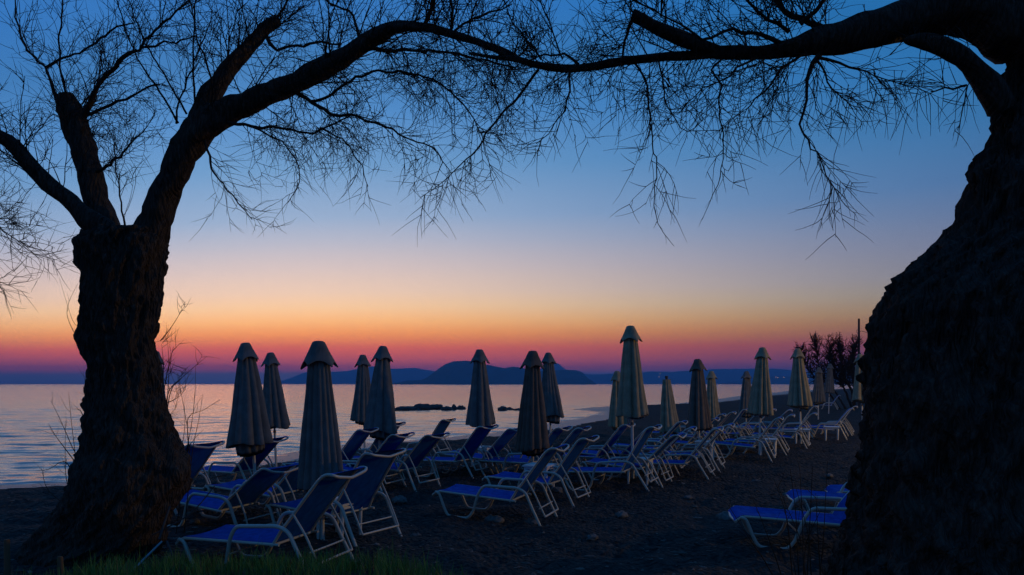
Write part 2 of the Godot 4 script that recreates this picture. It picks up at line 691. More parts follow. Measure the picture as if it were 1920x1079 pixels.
func make_left_tree() -> void:
	rng.seed = 101
	var D := 6.6
	var base := P(205, HV, D)
	base.y = 0.0
	var t := thing("tamarisk_tree", base, "bare pollarded tree with a stout straight trunk beside the sea end of the loungers", "tree", "big bare trees framing the beach")
	part("trunk", trunk_mesh([[432, 176, 300], [446, 160, 308], [458, 154, 311], [480, 157, 309], [520, 161, 304], [560, 160, 299], [600, 157, 294], [640, 156, 290], [665, 160, 291], [690, 168, 293], [720, 170, 296], [760, 168, 306], [800, 165, 319], [840, 158, 335], [868, 152, 348], [890, 145, 354], [915, 133, 349], [940, 122, 338], [970, 104, 322], [1000, 78, 305], [1030, 45, 290], [1060, 12, 272], [1090, -15, 262], [1130, -40, 270]], D, base, 0.95, 0.09, 71, 0.06), M.bark, t)
	var up := Vector3(0, 0.55, 0)
	var down := Vector3(0, -0.55, 0)
	var out := Vector3(0.1, 0.1, 0)
	# main limb arching to the other tree
	branch(t, "limb", [[268, 462, 6.6, 34], [285, 430, 6.6, 32], [302, 392, 6.58, 30], [320, 345, 6.55, 30], [345, 290, 6.5, 30], [378, 240, 6.45, 31], [425, 212, 6.4, 27], [475, 190, 6.35, 24], [535, 164, 6.25, 22], [600, 130, 6.15, 21], [660, 98, 6.05, 20], [708, 66, 6.0, 18], [742, 52, 5.95, 13], [800, 52, 5.85, 9], [870, 70, 5.75, 8], [930, 91, 5.65, 7], [968, 108, 5.6, 6]], 14,
		[[34, 0.35, 1.25, 0.0075, up, 2, 0.28, 1.0], [26, 0.3, 0.9, 0.006, down, 2, 0.3, 1.0], [60, 0.1, 0.5, 0.0035, out, 1, 0.3, 1.0]])
	branch(t, "limb", [[362, 240, 6.45, 22], [388, 190, 6.5, 21], [417, 147, 6.55, 19], [442, 112, 6.6, 16], [472, 80, 6.65, 13], [494, 58, 6.7, 12], [514, 44, 6.72, 11], [524, 40, 6.72, 9]], 12,
		[[20, 0.4, 1.0, 0.007, up, 2, 0.3, 1.0], [22, 0.2, 0.7, 0.0045, out, 2, 0.2, 1.0]])
	branch(t, "branch", [[514, 46, 6.72, 7], [526, 22, 6.75, 5], [540, -5, 6.8, 4.5], [560, -60, 6.9, 3]], 6, [[12, 0.3, 0.8, 0.005, up, 2]])
	# cut upright limb
	branch(t, "limb", [[205, 462, 6.7, 32], [195, 425, 6.7, 29], [182, 372, 6.72, 26], [167, 318, 6.75, 24], [152, 268, 6.78, 25], [138, 224, 6.8, 25], [127, 196, 6.82, 23], [122, 180, 6.82, 19]], 14,
		[[14, 0.4, 0.9, 0.006, up, 2, 0.55, 1.0], [16, 0.3, 0.8, 0.005, Vector3(0.4, 0.1, 0), 2, 0.4, 1.0]])
	branch(t, "branch", [[108, 196, 6.8, 7], [97, 162, 6.8, 6], [86, 126, 6.82, 5.5], [62, 108, 6.85, 5], [44, 82, 6.9, 4.5], [31, 40, 6.95, 4], [27, 0, 7.0, 3.5], [26, -60, 7.1, 3]], 6, [[18, 0.3, 0.75, 0.0045, up, 1, 0.2, 1.0]])
	branch(t, "branch", [[87, 127, 6.82, 5.5], [110, 112, 6.8, 5], [150, 100, 6.75, 4.5], [188, 72, 6.7, 4.5], [220, 50, 6.65, 4], [252, 43, 6.6, 3]], 6, [[16, 0.25, 0.6, 0.004, up, 1, 0.2, 1.0]])
	branch(t, "branch", [[150, 236, 6.75, 11], [168, 192, 6.7, 9.5], [190, 150, 6.65, 8.5], [215, 122, 6.6, 8], [260, 91, 6.5, 6.5], [270, 74, 6.5, 5.5], [300, 52, 6.45, 5], [326, 24, 6.4, 5], [352, 4, 6.35, 4], [380, -30, 6.3, 3]], 7, [[26, 0.3, 0.9, 0.0055, up, 2, 0.1, 1.0], [14, 0.3, 0.7, 0.0045, Vector3(0.3, -0.1, 0), 1]])
	branch(t, "branch", [[262, 91, 6.5, 4.5], [300, 83, 6.45, 4], [340, 78, 6.4, 3.5], [372, 64, 6.35, 2.5]], 6, [[9, 0.2, 0.5, 0.0035, up, 1]])
	branch(t, "branch", [[158, 218, 6.75, 7], [200, 200, 6.7, 6], [245, 180, 6.6, 5], [292, 157, 6.55, 3.5]], 6, [[14, 0.25, 0.6, 0.004, Vector3(0.3, -0.3, 0), 2]])
	branch(t, "branch", [[172, 325, 6.7, 7], [200, 312, 6.6, 6], [222, 292, 6.5, 6], [245, 268, 6.45, 4], [270, 245, 6.4, 3]], 6, [[16, 0.2, 0.55, 0.004, up, 2]])
	branch(t, "branch", [[125, 188, 6.8, 4.5], [110, 110, 6.75, 4], [115, 30, 6.7, 3.5], [117, -40, 6.7, 3]], 5, [[10, 0.2, 0.5, 0.003, up, 1]])
	# long straight water shoots off the main limb
	for s in [[[334, 231], [292, 160], [250, 92], [220, 0], [205, -50]], [[350, 214], [315, 150], [278, 92], [242, 0], [225, -50]], [[400, 178], [390, 130], [375, 83], [355, 0], [345, -60]], [[330, 232], [335, 195], [355, 140], [375, 85], [395, 40]], [[365, 200], [362, 100], [368, 0], [372, -50]], [[236, 430], [226, 380], [216, 310], [214, 270]]]:
		var ctrl := []
		for k in s.size():
			ctrl.append([s[k][0], s[k][1], 6.4 - 0.12 * k, 4.2 - 0.4 * k])
		branch(t, "shoot", ctrl, 5, [[14, 0.2, 0.6, 0.0032, up, 1, 0.15, 1.0]])
	# limb to the far side
	branch(t, "limb", [[206, 452, 6.5, 28], [190, 432, 6.48, 24], [160, 408, 6.45, 20], [122, 370, 6.4, 17], [90, 344, 6.35, 17], [56, 310, 6.3, 15], [25, 274, 6.25, 14], [0, 257, 6.2, 13], [-60, 235, 6.1, 12], [-140, 190, 6.0, 9]], 12,
		[[22, 0.35, 1.0, 0.006, up, 2, 0.25, 1.0], [16, 0.3, 0.9, 0.0045, down, 1, 0.35, 1.0]])
	branch(t, "branch", [[-70, 238, 6.1, 5], [-60, 320, 6.0, 4.5], [-35, 390, 5.95, 4], [10, 436, 5.9, 3], [62, 466, 5.85, 2]], 5, [[30, 0.25, 0.6, 0.0036, Vector3(0.35, -0.15, 0), 2, 0.1, 1.0]])
	branch(t, "branch", [[-70, 238, 6.1, 5], [-75, 360, 6.0, 4], [-50, 470, 5.95, 3.2], [0, 530, 5.9, 2.4], [35, 530, 5.9, 2]], 5, [[16, 0.2, 0.5, 0.0032, Vector3(0.3, -0.15, 0), 1, 0.3, 1.0]])
	# branches under and beyond the main limb
	branch(t, "branch", [[540, 168, 6.25, 9], [563, 179, 6.2, 8], [592, 196, 6.15, 7.5], [620, 211, 6.1, 7], [652, 215, 6.05, 6.5], [722, 238, 5.95, 5.5], [758, 256, 5.9, 4.5], [814, 279, 5.85, 3.5], [830, 305, 5.85, 2.2]], 7, [[22, 0.25, 0.75, 0.0042, down, 2], [14, 0.2, 0.6, 0.0035, Vector3(0.5, 0.1, 0), 1]])
	branch(t, "branch", [[585, 190, 6.15, 6], [604, 186, 6.1, 6], [622, 176, 6.05, 6], [648, 156, 6.0, 6], [690, 140, 5.95, 5.5], [720, 136, 5.9, 5], [772, 139, 5.85, 5], [814, 151, 5.8, 4.5], [855, 183, 5.75, 4], [882, 213, 5.7, 3], [905, 258, 5.7, 2.2]], 7, [[20, 0.25, 0.7, 0.0042, down, 2], [20, 0.2, 0.7, 0.004, Vector3(0.5, 0.2, 0), 2]])
	branch(t, "branch", [[410, 225, 6.4, 7], [445, 234, 6.3, 6.5], [482, 236, 6.25, 6], [536, 242, 6.15, 5.5], [583, 250, 6.1, 5.5], [625, 233, 6.05, 4.5], [660, 215, 6.0, 3]], 7, [[22, 0.25, 0.7, 0.004, down, 2], [10, 0.2, 0.5, 0.0035, up, 1]])
	branch(t, "branch", [[384, 262, 6.4, 5], [398, 315, 6.3, 4.2], [425, 355, 6.25, 3.6], [450, 386, 6.2, 3], [472, 412, 6.2, 2]], 5, [[18, 0.2, 0.55, 0.0034, Vector3(0.3, -0.3, 0), 1]])
	branch(t, "branch", [[470, 237, 6.25, 4], [520, 262, 6.2, 3.6], [555, 300, 6.15, 3], [560, 340, 6.15, 2.4], [540, 380, 6.15, 1.8]], 5, [[14, 0.2, 0.5, 0.0032, down, 1]])
	branch(t, "branch", [[600, 240, 6.1, 4], [640, 262, 6.05, 3.6], [672, 300, 6.0, 3], [690, 350, 6.0, 2]], 5, [[14, 0.2, 0.5, 0.0032, down, 1]])
	branch(t, "branch", [[692, 90, 6.0, 7], [740, 94, 5.95, 6.5], [786, 95, 5.85, 6], [869, 103, 5.7, 5.5], [925, 117, 5.6, 5], [962, 126, 5.55, 4]], 7, [[26, 0.25, 0.8, 0.0045, down, 2], [16, 0.2, 0.6, 0.004, up, 2]])
	branch(t, "branch", [[498, 66, 6.7, 7], [520, 92, 6.65, 6], [560, 84, 6.6, 5.5], [612, 80, 6.5, 5], [640, 84, 6.5, 4]], 6, [[12, 0.2, 0.6, 0.004, up, 2]])
	branch(t, "branch", [[675, 90, 6.0, 6], [668, 50, 6.0, 5.5], [650, 22, 6.0, 5], [610, 0, 6.05, 4], [570, -30, 6.1, 3]], 6, [[12, 0.2, 0.7, 0.0045, up, 2]])
	branch(t, "branch", [[795, 50, 5.85, 9], [806, 20, 5.85, 8], [812, -10, 5.85, 7], [820, -70, 5.9, 5]], 7, [[22, 0.3, 0.9, 0.006, up, 2]])
	branch(t, "branch", [[845, 62, 5.8, 6], [848, 20, 5.8, 5.5], [838, -20, 5.8, 5]], 6, [[16, 0.3, 0.8, 0.005, up, 2]])
	branch(t, "branch", [[850, 60, 5.8, 5], [890, 34, 5.75, 4.5], [930, 20, 5.7, 3.5], [960, 8, 5.65, 2.5]], 6, [[14, 0.2, 0.6, 0.004, up, 2]])


func make_right_tree() -> void:
	rng.seed = 202
	var D := 4.2
	var base := P(1900, HV, D)
	base.y = 0.0
	var t := thing("tamarisk_tree", base, "huge gnarled leaning tree with a swollen furrowed trunk and long level limb", "tree", "big bare trees framing the beach")
	part("trunk", trunk_mesh([[-160, 1860, 2010], [-60, 1858, 2010], [0, 1862, 2012], [60, 1868, 2018], [110, 1874, 2025], [150, 1872, 2030], [190, 1862, 2034], [240, 1848, 2040], [300, 1828, 2050], [340, 1808, 2058], [370, 1799, 2064], [400, 1788, 2070], [440, 1764, 2080], [470, 1736, 2086], [500, 1700, 2092], [520, 1680, 2098], [545, 1658, 2104], [570, 1643, 2108], [595, 1635, 2112], [640, 1630, 2120], [700, 1624, 2130], [760, 1617, 2145], [800, 1612, 2155], [860, 1604, 2170], [900, 1599, 2180], [960, 1590, 2200], [1000, 1580, 2220], [1040, 1566, 2240], [1079, 1550, 2260], [1150, 1520, 2290], [1230, 1490, 2320], [1300, 1470, 2340]], D, base, 0.8, 0.12, 81, 0.125), M.bark, t)
	var up := Vector3(0, 0.55, 0)
	var down := Vector3(0, -0.6, 0)
	# the long level limb
	branch(t, "limb", [[1930, 60, 4.2, 75], [1870, 32, 4.2, 62], [1800, 22, 4.2, 46], [1740, 28, 4.22, 42], [1680, 42, 4.25, 41], [1630, 60, 4.28, 36], [1580, 72, 4.3, 32], [1530, 80, 4.32, 25], [1480, 90, 4.35, 18], [1420, 97, 4.4, 13.5], [1350, 99, 4.45, 12], [1290, 104, 4.5, 9], [1230, 108, 4.55, 8.5], [1180, 113, 4.6, 8.5], [1120, 124, 4.65, 8], [1080, 128, 4.7, 7.5], [1040, 127, 4.75, 8], [1000, 120, 4.8, 7], [965, 110, 4.85, 6], [930, 108, 4.9, 4], [880, 100, 4.95, 3]], 14,
		[[26, 0.3, 0.8, 0.005, up, 2, 0.35, 0.97], [34, 0.2, 0.62, 0.004, down, 2, 0.33, 0.97], [60, 0.1, 0.4, 0.0026, Vector3(-0.1, -0.1, 0), 1, 0.35, 0.97]])
	branch(t, "limb", [[1878, 205, 4.15, 26], [1858, 168, 4.12, 25], [1832, 134, 4.1, 22], [1803, 108, 4.08, 20], [1768, 87, 4.06, 18], [1732, 77, 4.05, 14], [1706, 76, 4.05, 9], [1697, 77, 4.05, 4]], 12,
		[[7, 0.2, 0.4, 0.003, down, 1, 0.3, 0.9], [8, 0.15, 0.35, 0.003, up, 1, 0.2, 0.9]])
	branch(t, "limb", [[1352, 98, 4.45, 10], [1320, 88, 4.44, 13], [1290, 77, 4.42, 14], [1255, 62, 4.4, 14], [1222, 46, 4.38, 13], [1195, 31, 4.36, 12.5], [1186, 27, 4.36, 11]], 10, [[9, 0.15, 0.5, 0.0035, up, 1, 0.2, 1.0]])
	branch(t, "branch", [[1190, 34, 4.37, 9], [1178, 55, 4.42, 8], [1170, 78, 4.48, 7], [1168, 104, 4.55, 6]], 7, [[12, 0.15, 0.45, 0.003, Vector3(-0.4, 0, 0), 2]])
	branch(t, "branch", [[1470, 86, 4.35, 10], [1430, 64, 4.3, 8], [1372, 57, 4.25, 6.5], [1322, 71, 4.2, 5.5], [1228, 18, 4.15, 4.5], [1182, -4, 4.1, 4]], 7, [[20, 0.2, 0.55, 0.0036, up, 2], [12, 0.2, 0.5, 0.003, down, 1]])
	branch(t, "branch", [[1560, 60, 4.3, 13], [1520, 46, 4.35, 12], [1485, 30, 4.4, 11], [1450, 0, 4.5, 8], [1430, -40, 4.6, 6]], 8, [[26, 0.2, 0.6, 0.004, up, 2]])
	branch(t, "branch", [[1500, 44, 4.3, 10], [1530, 18, 4.25, 9], [1552, -8, 4.2, 8], [1570, -50, 4.2, 6]], 8, [[16, 0.2, 0.5, 0.004, up, 2]])
	branch(t, "branch", [[1480, 60, 4.35, 8], [1440, 40, 4.35, 7], [1405, 10, 4.4, 6], [1370, -30, 4.4, 5]], 7, [[24, 0.2, 0.6, 0.0036, up, 2]])
	branch(t, "branch", [[1240, 30, 4.4, 5], [1237, 0, 4.4, 4.5], [1240, -50, 4.4, 4]], 6, [[12, 0.2, 0.5, 0.0035, up, 2]])
	branch(t, "branch", [[1055, 110, 4.7, 4], [1030, 50, 4.65, 3.6], [1012, -10, 4.6, 3]], 5, [[12, 0.2, 0.5, 0.003, up, 1]])
	branch(t, "branch", [[1015, 112, 4.75, 4], [975, 55, 4.7, 3.5], [945, 0, 4.7, 3]], 5, [[12, 0.2, 0.5, 0.003, up, 1]])
	branch(t, "branch", [[1085, 122, 4.7, 6], [1060, 105, 4.7, 5], [1020, 104, 4.75, 4], [980, 118, 4.8, 3]], 6, [[12, 0.2, 0.45, 0.003, up, 2]])
	# hanging sprays
	branch(t, "branch", [[1190, 118, 4.6, 5], [1210, 147, 4.58, 4.6], [1216, 200, 4.55, 4], [1221, 245, 4.52, 3.6], [1230, 285, 4.5, 3], [1227, 350, 4.5, 2.3], [1234, 418, 4.5, 1.8], [1264, 462, 4.5, 1.2]], 6, [[14, 0.15, 0.5, 0.003, Vector3(0, -0.25, 0), 1, 0.05, 0.7], [8, 0.05, 0.12, 0.0018, down, 0, 0.6, 1.0]])
	branch(t, "branch", [[1235, 110, 4.5, 4.5], [1241, 164, 4.48, 4], [1252, 200, 4.45, 3.4], [1275, 240, 4.42, 2.6], [1300, 245, 4.4, 1.8]], 5, [[16, 0.15, 0.5, 0.003, Vector3(0, -0.25, 0), 1]])
	branch(t, "branch", [[1360, 105, 4.45, 5], [1333, 134, 4.42, 4.5], [1351, 157, 4.4, 4.2], [1353, 222, 4.38, 3.6], [1358, 264, 4.36, 3], [1354, 320, 4.36, 2.4], [1338, 362, 4.36, 1.8], [1317, 412, 4.36, 1.2]], 6, [[18, 0.15, 0.5, 0.003, Vector3(0, -0.2, 0), 1, 0.05, 0.75], [6, 0.05, 0.14, 0.0018, down, 0, 0.6, 1.0]])
	branch(t, "branch", [[1545, 95, 4.32, 12], [1524, 118, 4.3, 10], [1512, 150, 4.28, 7], [1509, 208, 4.26, 5], [1507, 246, 4.24, 4.4], [1516, 266, 4.24, 3.6], [1538, 302, 4.22, 3], [1560, 348, 4.2, 2.4], [1584, 384, 4.2, 2], [1605, 402, 4.2, 1.4]], 7, [[26, 0.15, 0.5, 0.003, Vector3(0.1, -0.3, 0), 1, 0.05, 0.8], [8, 0.05, 0.14, 0.0018, down, 0, 0.7, 1.0]])
	branch(t, "branch", [[1535, 108, 4.3, 7], [1570, 116, 4.25, 5], [1610, 130, 4.2, 4], [1655, 148, 4.18, 3], [1690, 158, 4.15, 2]], 6, [[22, 0.2, 0.5, 0.003, Vector3(0.25, -0.3, 0), 1]])
	branch(t, "branch", [[1530, 112, 4.3, 6], [1550, 138, 4.28, 4], [1575, 175, 4.26, 3], [1600, 205, 4.25, 2.4]], 5, [[18, 0.2, 0.5, 0.003, Vector3(0.1, -0.3, 0), 1]])
	branch(t, "branch", [[1500, 105, 4.35, 6], [1470, 128, 4.3, 5], [1440, 160, 4.3, 4], [1400, 205, 4.28, 3]], 6, [[24, 0.2, 0.55, 0.003, Vector3(-0.1, -0.3, 0), 1]])
	branch(t, "branch", [[1425, 106, 4.4, 5], [1380, 130, 4.35, 4], [1320, 170, 4.3, 3], [1270, 215, 4.28, 2]], 6, [[20, 0.2, 0.55, 0.003, Vector3(-0.1, -0.3, 0), 1]])
	branch(t, "branch", [[1010, 130, 4.8, 5.5], [960, 192, 4.85, 4.6], [930, 226, 4.9, 4], [885, 290, 4.95, 3], [832, 340, 5.0, 2.2], [788, 370, 5.0, 1.3]], 6, [[20, 0.2, 0.5, 0.0032, Vector3(0.1, -0.35, 0), 1]])
	branch(t, "branch", [[1068, 134, 4.7, 4], [1062, 190, 4.7, 3.4], [1040, 235, 4.72, 2.6], [1005, 270, 4.75, 2]], 5, [[16, 0.15, 0.45, 0.003, Vector3(0, -0.35, 0), 1]])
	branch(t, "branch", [[1812, 160, 4.1, 5], [1790, 164, 4.05, 4], [1746, 172, 4.0, 3]], 5, [[8, 0.12, 0.35, 0.0026, Vector3(-0.2, -0.4, 0), 1]])
	branch(t, "branch", [[1815, 160, 4.1, 4], [1806, 205, 4.08, 3], [1795, 245, 4.06, 2]], 5, [[8, 0.12, 0.3, 0.0024, Vector3(-0.2, -0.3, 0), 0]])


func make_far_tree() -> void:
	rng.seed = 303
	var D := 48.0
	var base := P(1585, HV, D)
	base.y = ground_at(base.x, base.z)
	var t := thing("beach_tree", base, "small dense bare tree standing far along the beach behind the parasols", "tree")
	var up := Vector3(0, 0.5, 0)
	var gy := HV + (EYE - base.y) / D * F
	var stems := [
		[[1602, gy + 1, 48, 7], [1598, 735, 48, 6], [1586, 712, 48, 5], [1580, 690, 48, 4], [1576, 662, 48, 2], [1572, 645, 48, 1]],
		[[1598, gy + 1, 48.5, 5], [1580, 722, 48.5, 4], [1562, 700, 48.5, 3], [1556, 672, 48.5, 2], [1560, 650, 48.5, 1]],
		[[1586, gy + 1, 47.5, 4], [1560, 725, 47.5, 3], [1540, 700, 47, 2.5], [1532, 665, 47, 1.6], [1528, 640, 47, 0.8]],
		[[1575, gy + 1, 47.5, 4], [1548, 728, 47, 3], [1525, 705, 47, 2], [1510, 680, 47, 1.5], [1502, 655, 47, 0.8]],
		[[1604, gy + 1, 49, 4], [1600, 715, 49, 3], [1596, 690, 49, 2], [1600, 662, 49, 1.2], [1604, 648, 49, 0.8]],
	]
	for s in stems:
		branch(t, "trunk" if s == stems[0] else "stem", s, 7, [[14, 0.5, 1.5, 0.04, up, 0, 0.3, 1.0]])
		var sp := smooth_path(s, 0.3)
		var mb := MB.new()
		mb.o = t.position
		var dense := 44 if s == stems[0] or s == stems[1] or s == stems[4] else 26
		for k in dense:
			sprout(mb, sp[0], 1, 0.6, 1.6, 0.036, up, 2, 0.3, 1.0)
		# fine outer spray
		sprout(mb, sp[0], dense * 2, 0.4, 1.3, 0.028, up * 0.6, 1, 0.35, 1.0)
		tag(part("twigs", mb.commit(), M.twig, t), "", "", "", "stuff")


# ------------------------------------------------------------------ parasols
func canopy_mesh(L: float, R: float, seed_: int, skew: Vector2, hem: float) -> ArrayMesh:
	var r := RandomNumberGenerator.new()
	r.seed = seed_
	var f1 := r.randf() * TAU
	var f2 := r.randf() * TAU
	var f3 := r.randf() * TAU
	var rows := 30
	var cols := 112
	var g := PackedVector3Array()
	for i in rows:
		var t := float(i) / (rows - 1)
		for j in cols:
			var a := TAU * j / cols
			var w := a + 0.30 * sin(a + f1) + 0.13 * sin(2.0 * a + f2) + 0.06 * t * sin(3.0 * a + f3)
			var fold := absf(sin(6.5 * w))
			fold = pow(fold, 0.75)
			var deepness := lerpf(0.24, 0.36, t) * (0.70 + 0.40 * sin(3.0 * a + f2))
			# a few panels overlap: one side of the fold lies proud of the other
			deepness += 0.10 * t * maxf(0.0, sin(2.0 * w + f3))
			var rad := lerpf(0.074 * L, R, pow(t, 1.05)) * (1.0 - deepness * (1.0 - fold))
			rad *= 1.0 + 0.05 * sin(2.0 * a + f3) + 0.02 * sin(9.0 * t + a * 2.0 + f1)
			var drop := L * (t + (hem * (0.5 + 0.5 * sin(a * 2.0 + f3)) + 0.010 * (fold - 0.5) + 0.012 * sin(3.0 * a + f1)) * pow(t, 3.0))
			var sh := Vector2(skew.x, skew.y) * pow(t, 1.6) * L
			g.append(Vector3(cos(a) * rad + sh.x, -drop, -sin(a) * rad + sh.y))
	# the hem turns in
	for j in cols:
		var q := g[(rows - 1) * cols + j]
		g.append(Vector3(q.x * 0.93 + skew.x * L * 0.07, q.y - 0.012, q.z * 0.93))
	for j in cols:
		var q := g[(rows - 1) * cols + j]
		g.append(Vector3(q.x * 0.88 + skew.x * L * 0.12, q.y + 0.05, q.z * 0.88))
	var mb := MB.new()
	mb.grid(g, rows + 2, cols, true)
	return mb.commit()


func inner_mesh(L: float, R: float, seed_: int, skew: Vector2) -> ArrayMesh:
	var r := RandomNumberGenerator.new()
	r.seed = seed_ + 77
	var f1 := r.randf() * TAU
	var cols := 72
	var g := PackedVector3Array()
	for i in 5:
		var t := i / 4.0
		for j in cols:
			var a := TAU * j / cols
			var fold := pow(absf(sin(5.0 * a + f1 + sin(a))), 0.6)
			var rad := R * lerpf(0.72, 0.60, t) * (0.62 + 0.38 * fold)
			g.append(Vector3(cos(a) * rad + skew.x * L, -L * (0.9 + (0.13 + 0.045 * (seed_ % 3)) * t + 0.03 * sin(a + f1) * t), -sin(a) * rad + skew.y * L))
	for j in cols:
		g.append(Vector3(skew.x * L, -L * 0.97, skew.y * L))
	var mb := MB.new()
	mb.grid(g, 6, cols, true)
	return mb.commit()


func cap_mesh(L: float, seed_: int) -> ArrayMesh:
	var r := RandomNumberGenerator.new()
	r.seed = seed_ + 5
	var f1 := r.randf() * TAU
	var cols := 80
	var prof := [[0.002, 0.012], [0.030, 0.010], [0.044, 0.002], [0.055, -0.020], [0.072, -0.060], [0.092, -0.100], [0.110, -0.136], [0.121, -0.158], [0.117, -0.162], [0.090, -0.140]]
	var g := PackedVector3Array()
	for i in prof.size():
		var t := float(i) / (prof.size() - 1)
		for j in cols:
			var a := TAU * j / cols
			var fold := pow(1.0 - absf(sin(2.5 * (a + f1) + 0.25 * sin(a + f1))), 1.2)
			var k := 1.0 + t * (0.34 * fold - 0.12)
			var y: float = prof[i][1] + t * t * (0.055 * (1.0 - fold) - 0.030 + 0.01 * sin(a * 2.0 + f1))
			g.append(Vector3(cos(a) * prof[i][0] * k, y, -sin(a) * prof[i][0] * k) * L)
	var mb := MB.new()
	mb.grid(g, prof.size(), cols, true)
	return mb.commit()


func parasol(u: float, v: float, px: float, tone: int, seed_: int, label: String, lean := 0.0, skew := 0.0, wide := 0.205, real_len := 1.6, plain_top := false) -> Vector3:
	var d := F * real_len / px
	var top := P(u, v, d)
	var foot := Vector3(top.x + lean + 0.05 * sin(seed_ * 2.4), 0, top.z + 0.16 * sin(seed_ * 1.7))
	foot.y = ground_at(foot.x, foot.z)
	var o := thing("closed_parasol", foot, label, "parasol", "closed parasols on the beach")
	var rise := top - foot
	var L := real_len
	var tilt := Basis(Quaternion(Vector3.UP, rise.normalized()))
	var mb := MB.new()
	mb.tube(PackedVector3Array([Vector3(0, -0.25, 0), rise * 0.35, rise * 0.36, rise]), PackedFloat32Array([0.026, 0.026, 0.021, 0.021]), 12, true)
	part("pole", mb.commit(), M.pole, o)
	mb = MB.new()
	mb.tube(PackedVector3Array([rise * 0.345, rise * 0.365]), PackedFloat32Array([0.034, 0.034]), 12, true)
	part("pole_collar", mb.commit(), M.cap, o)
	var c := part("canopy", canopy_mesh(L, wide * L, seed_, Vector2(skew, 0), 0.03 + 0.05 * absf(skew)), M["cloth%d" % tone], o)
	c.transform = Transform3D(tilt, rise - tilt.y * (0.085 if not plain_top else 0.02) * L)
	if not plain_top:
		c.scale = Vector3(1, 0.93, 1)
		c.transform.basis = tilt * Basis.from_scale(Vector3(1, 0.93, 1))
	var inn := part("inner_fold", inner_mesh(L, wide * L, seed_, Vector2(skew, 0)), M["cloth%d" % tone], o)
	inn.transform = Transform3D(tilt * Basis.from_scale(Vector3(1, 0.93, 1)), rise - tilt.y * 0.085 * L)
	if plain_top:
		mb = MB.new()
		mb.tube(PackedVector3Array([rise - tilt.y * 0.16, rise - tilt.y * 0.06, rise - tilt.y * 0.03, rise + tilt.y * 0.05, rise + tilt.y * 0.07]), PackedFloat32Array([0.07, 0.05, 0.035, 0.05, 0.04]), 12, true)
		part("finial", mb.commit(), M.dark, o)
	else:
		var cp := part("cap", cap_mesh(L, seed_), M["cloth%d" % tone], o)
		cp.transform = Transform3D(tilt, rise)
	return foot


func make_parasols() -> void:
	parasol(597, 643, 262, 0, 1, "closed grey parasol towering over the lounger at the grass edge, hem hanging low", 0.06, 0.0, 0.178)
	parasol(460, 645, 182, 0, 2, "closed grey parasol with its canopy blown out to one side, beside the bare trunk", 0.22, -0.03, 0.225)
	parasol(507, 663, 134, 0, 3, "closed grey parasol half hidden by the wind-blown parasol", 0.05, 0.02, 0.2)
	parasol(680, 667, 118, 0, 4, "slim closed parasol with slanting hem in front of the low mountains", 0.08, -0.02, 0.205)
	parasol(718, 651, 154, 0, 5, "closed grey parasol rising over three lounger backs, low mountains behind", -0.03, 0.0, 0.205)
	parasol(899, 657, 136, 0, 6, "closed grey parasol standing alone before the dark island", -0.02, 0.0, 0.22)
	parasol(999, 660, 175, 1, 7, "closed brownish parasol over the lounger pair in the middle of the beach", 0.04, 0.0, 0.2)
	parasol(1028, 663, 115, 0, 8, "closed parasol peeping out from behind the brownish parasol", 0.05, 0.03, 0.2)
	parasol(1182, 613, 162, 2, 9, "tallest closed parasol, raised high on its white pole", 0.02, 0.0, 0.195)
	parasol(1157, 697, 100, 2, 10, "low closed parasol tucked behind the tallest parasol", 0.1, 0.0, 0.2)
	parasol(1250, 710, 96, 2, 11, "closed parasol without a top cap, cloth drooping in loose folds", 0.02, 0.04, 0.2, 1.5, true)
	parasol(1308, 675, 125, 1, 12, "closed brownish parasol in front of the lit far coast", 0.03, 0.0, 0.2)
	parasol(1334, 697, 84, 2, 13, "small closed cream parasol just behind a brownish one", 0.06, 0.01, 0.17)
	parasol(1400, 697, 75, 0, 14, "narrow closed grey parasol beyond the wide cream parasol", 0.0, 0.0, 0.2)
	parasol(1430, 653, 120, 2, 15, "wide closed cream parasol with pointed cap amid the crowded loungers", -0.06, 0.0, 0.205)
	parasol(1496, 655, 103, 2, 16, "brightest closed cream parasol, standing before the small far tree", 0.02, 0.0, 0.225)
	parasol(1536, 690, 62, 0, 17, "faint closed parasol below the small far tree, nearer of two", 0.0, 0.0, 0.2)
	parasol(1557, 683, 52, 0, 18, "faint closed parasol below the small far tree, farther of two", 0.0, 0.0, 0.2)
	parasol(1613, 665, 84, 2, 19, "closed cream parasol half hidden by the huge gnarled trunk", 0.0, 0.0, 0.2)
	parasol(291, 660, 132, 0, 20, "closed parasol mostly hidden behind the stout pollarded trunk", 0.0, 0.0, 0.2)
	parasol(1487, 737, 38, 0, 21, "tiny far closed parasol seen past the brightest cream parasol", 0.0, 0.0, 0.2)


# ------------------------------------------------------------------ loungers
func tube_of(ctrl: Array, r: float, sides := 8, flat := 1.0, round_ := 0.05) -> ArrayMesh:
	var p := PackedVector3Array()
	for c in ctrl:
		p.append(c)
	# rounded corners
	var q := PackedVector3Array([p[0]])
	for i in range(1, p.size() - 1):
		var a := p[i] - p[i - 1]
		var b := p[i + 1] - p[i]
		var k := minf(round_, minf(a.length(), b.length()) * 0.45)
		var s := p[i] - a.normalized() * k
		var e := p[i] + b.normalized() * k
		for j in 5:
			var t := j / 4.0
			q.append(s.lerp(p[i], t).lerp(p[i].lerp(e, t), t))
	q.append(p[-1])
	var rad := PackedFloat32Array()
	rad.resize(q.size())
	rad.fill(r)
	var mb := MB.new()
	mb.tube(q, rad, sides, true, flat)
	return mb.commit()


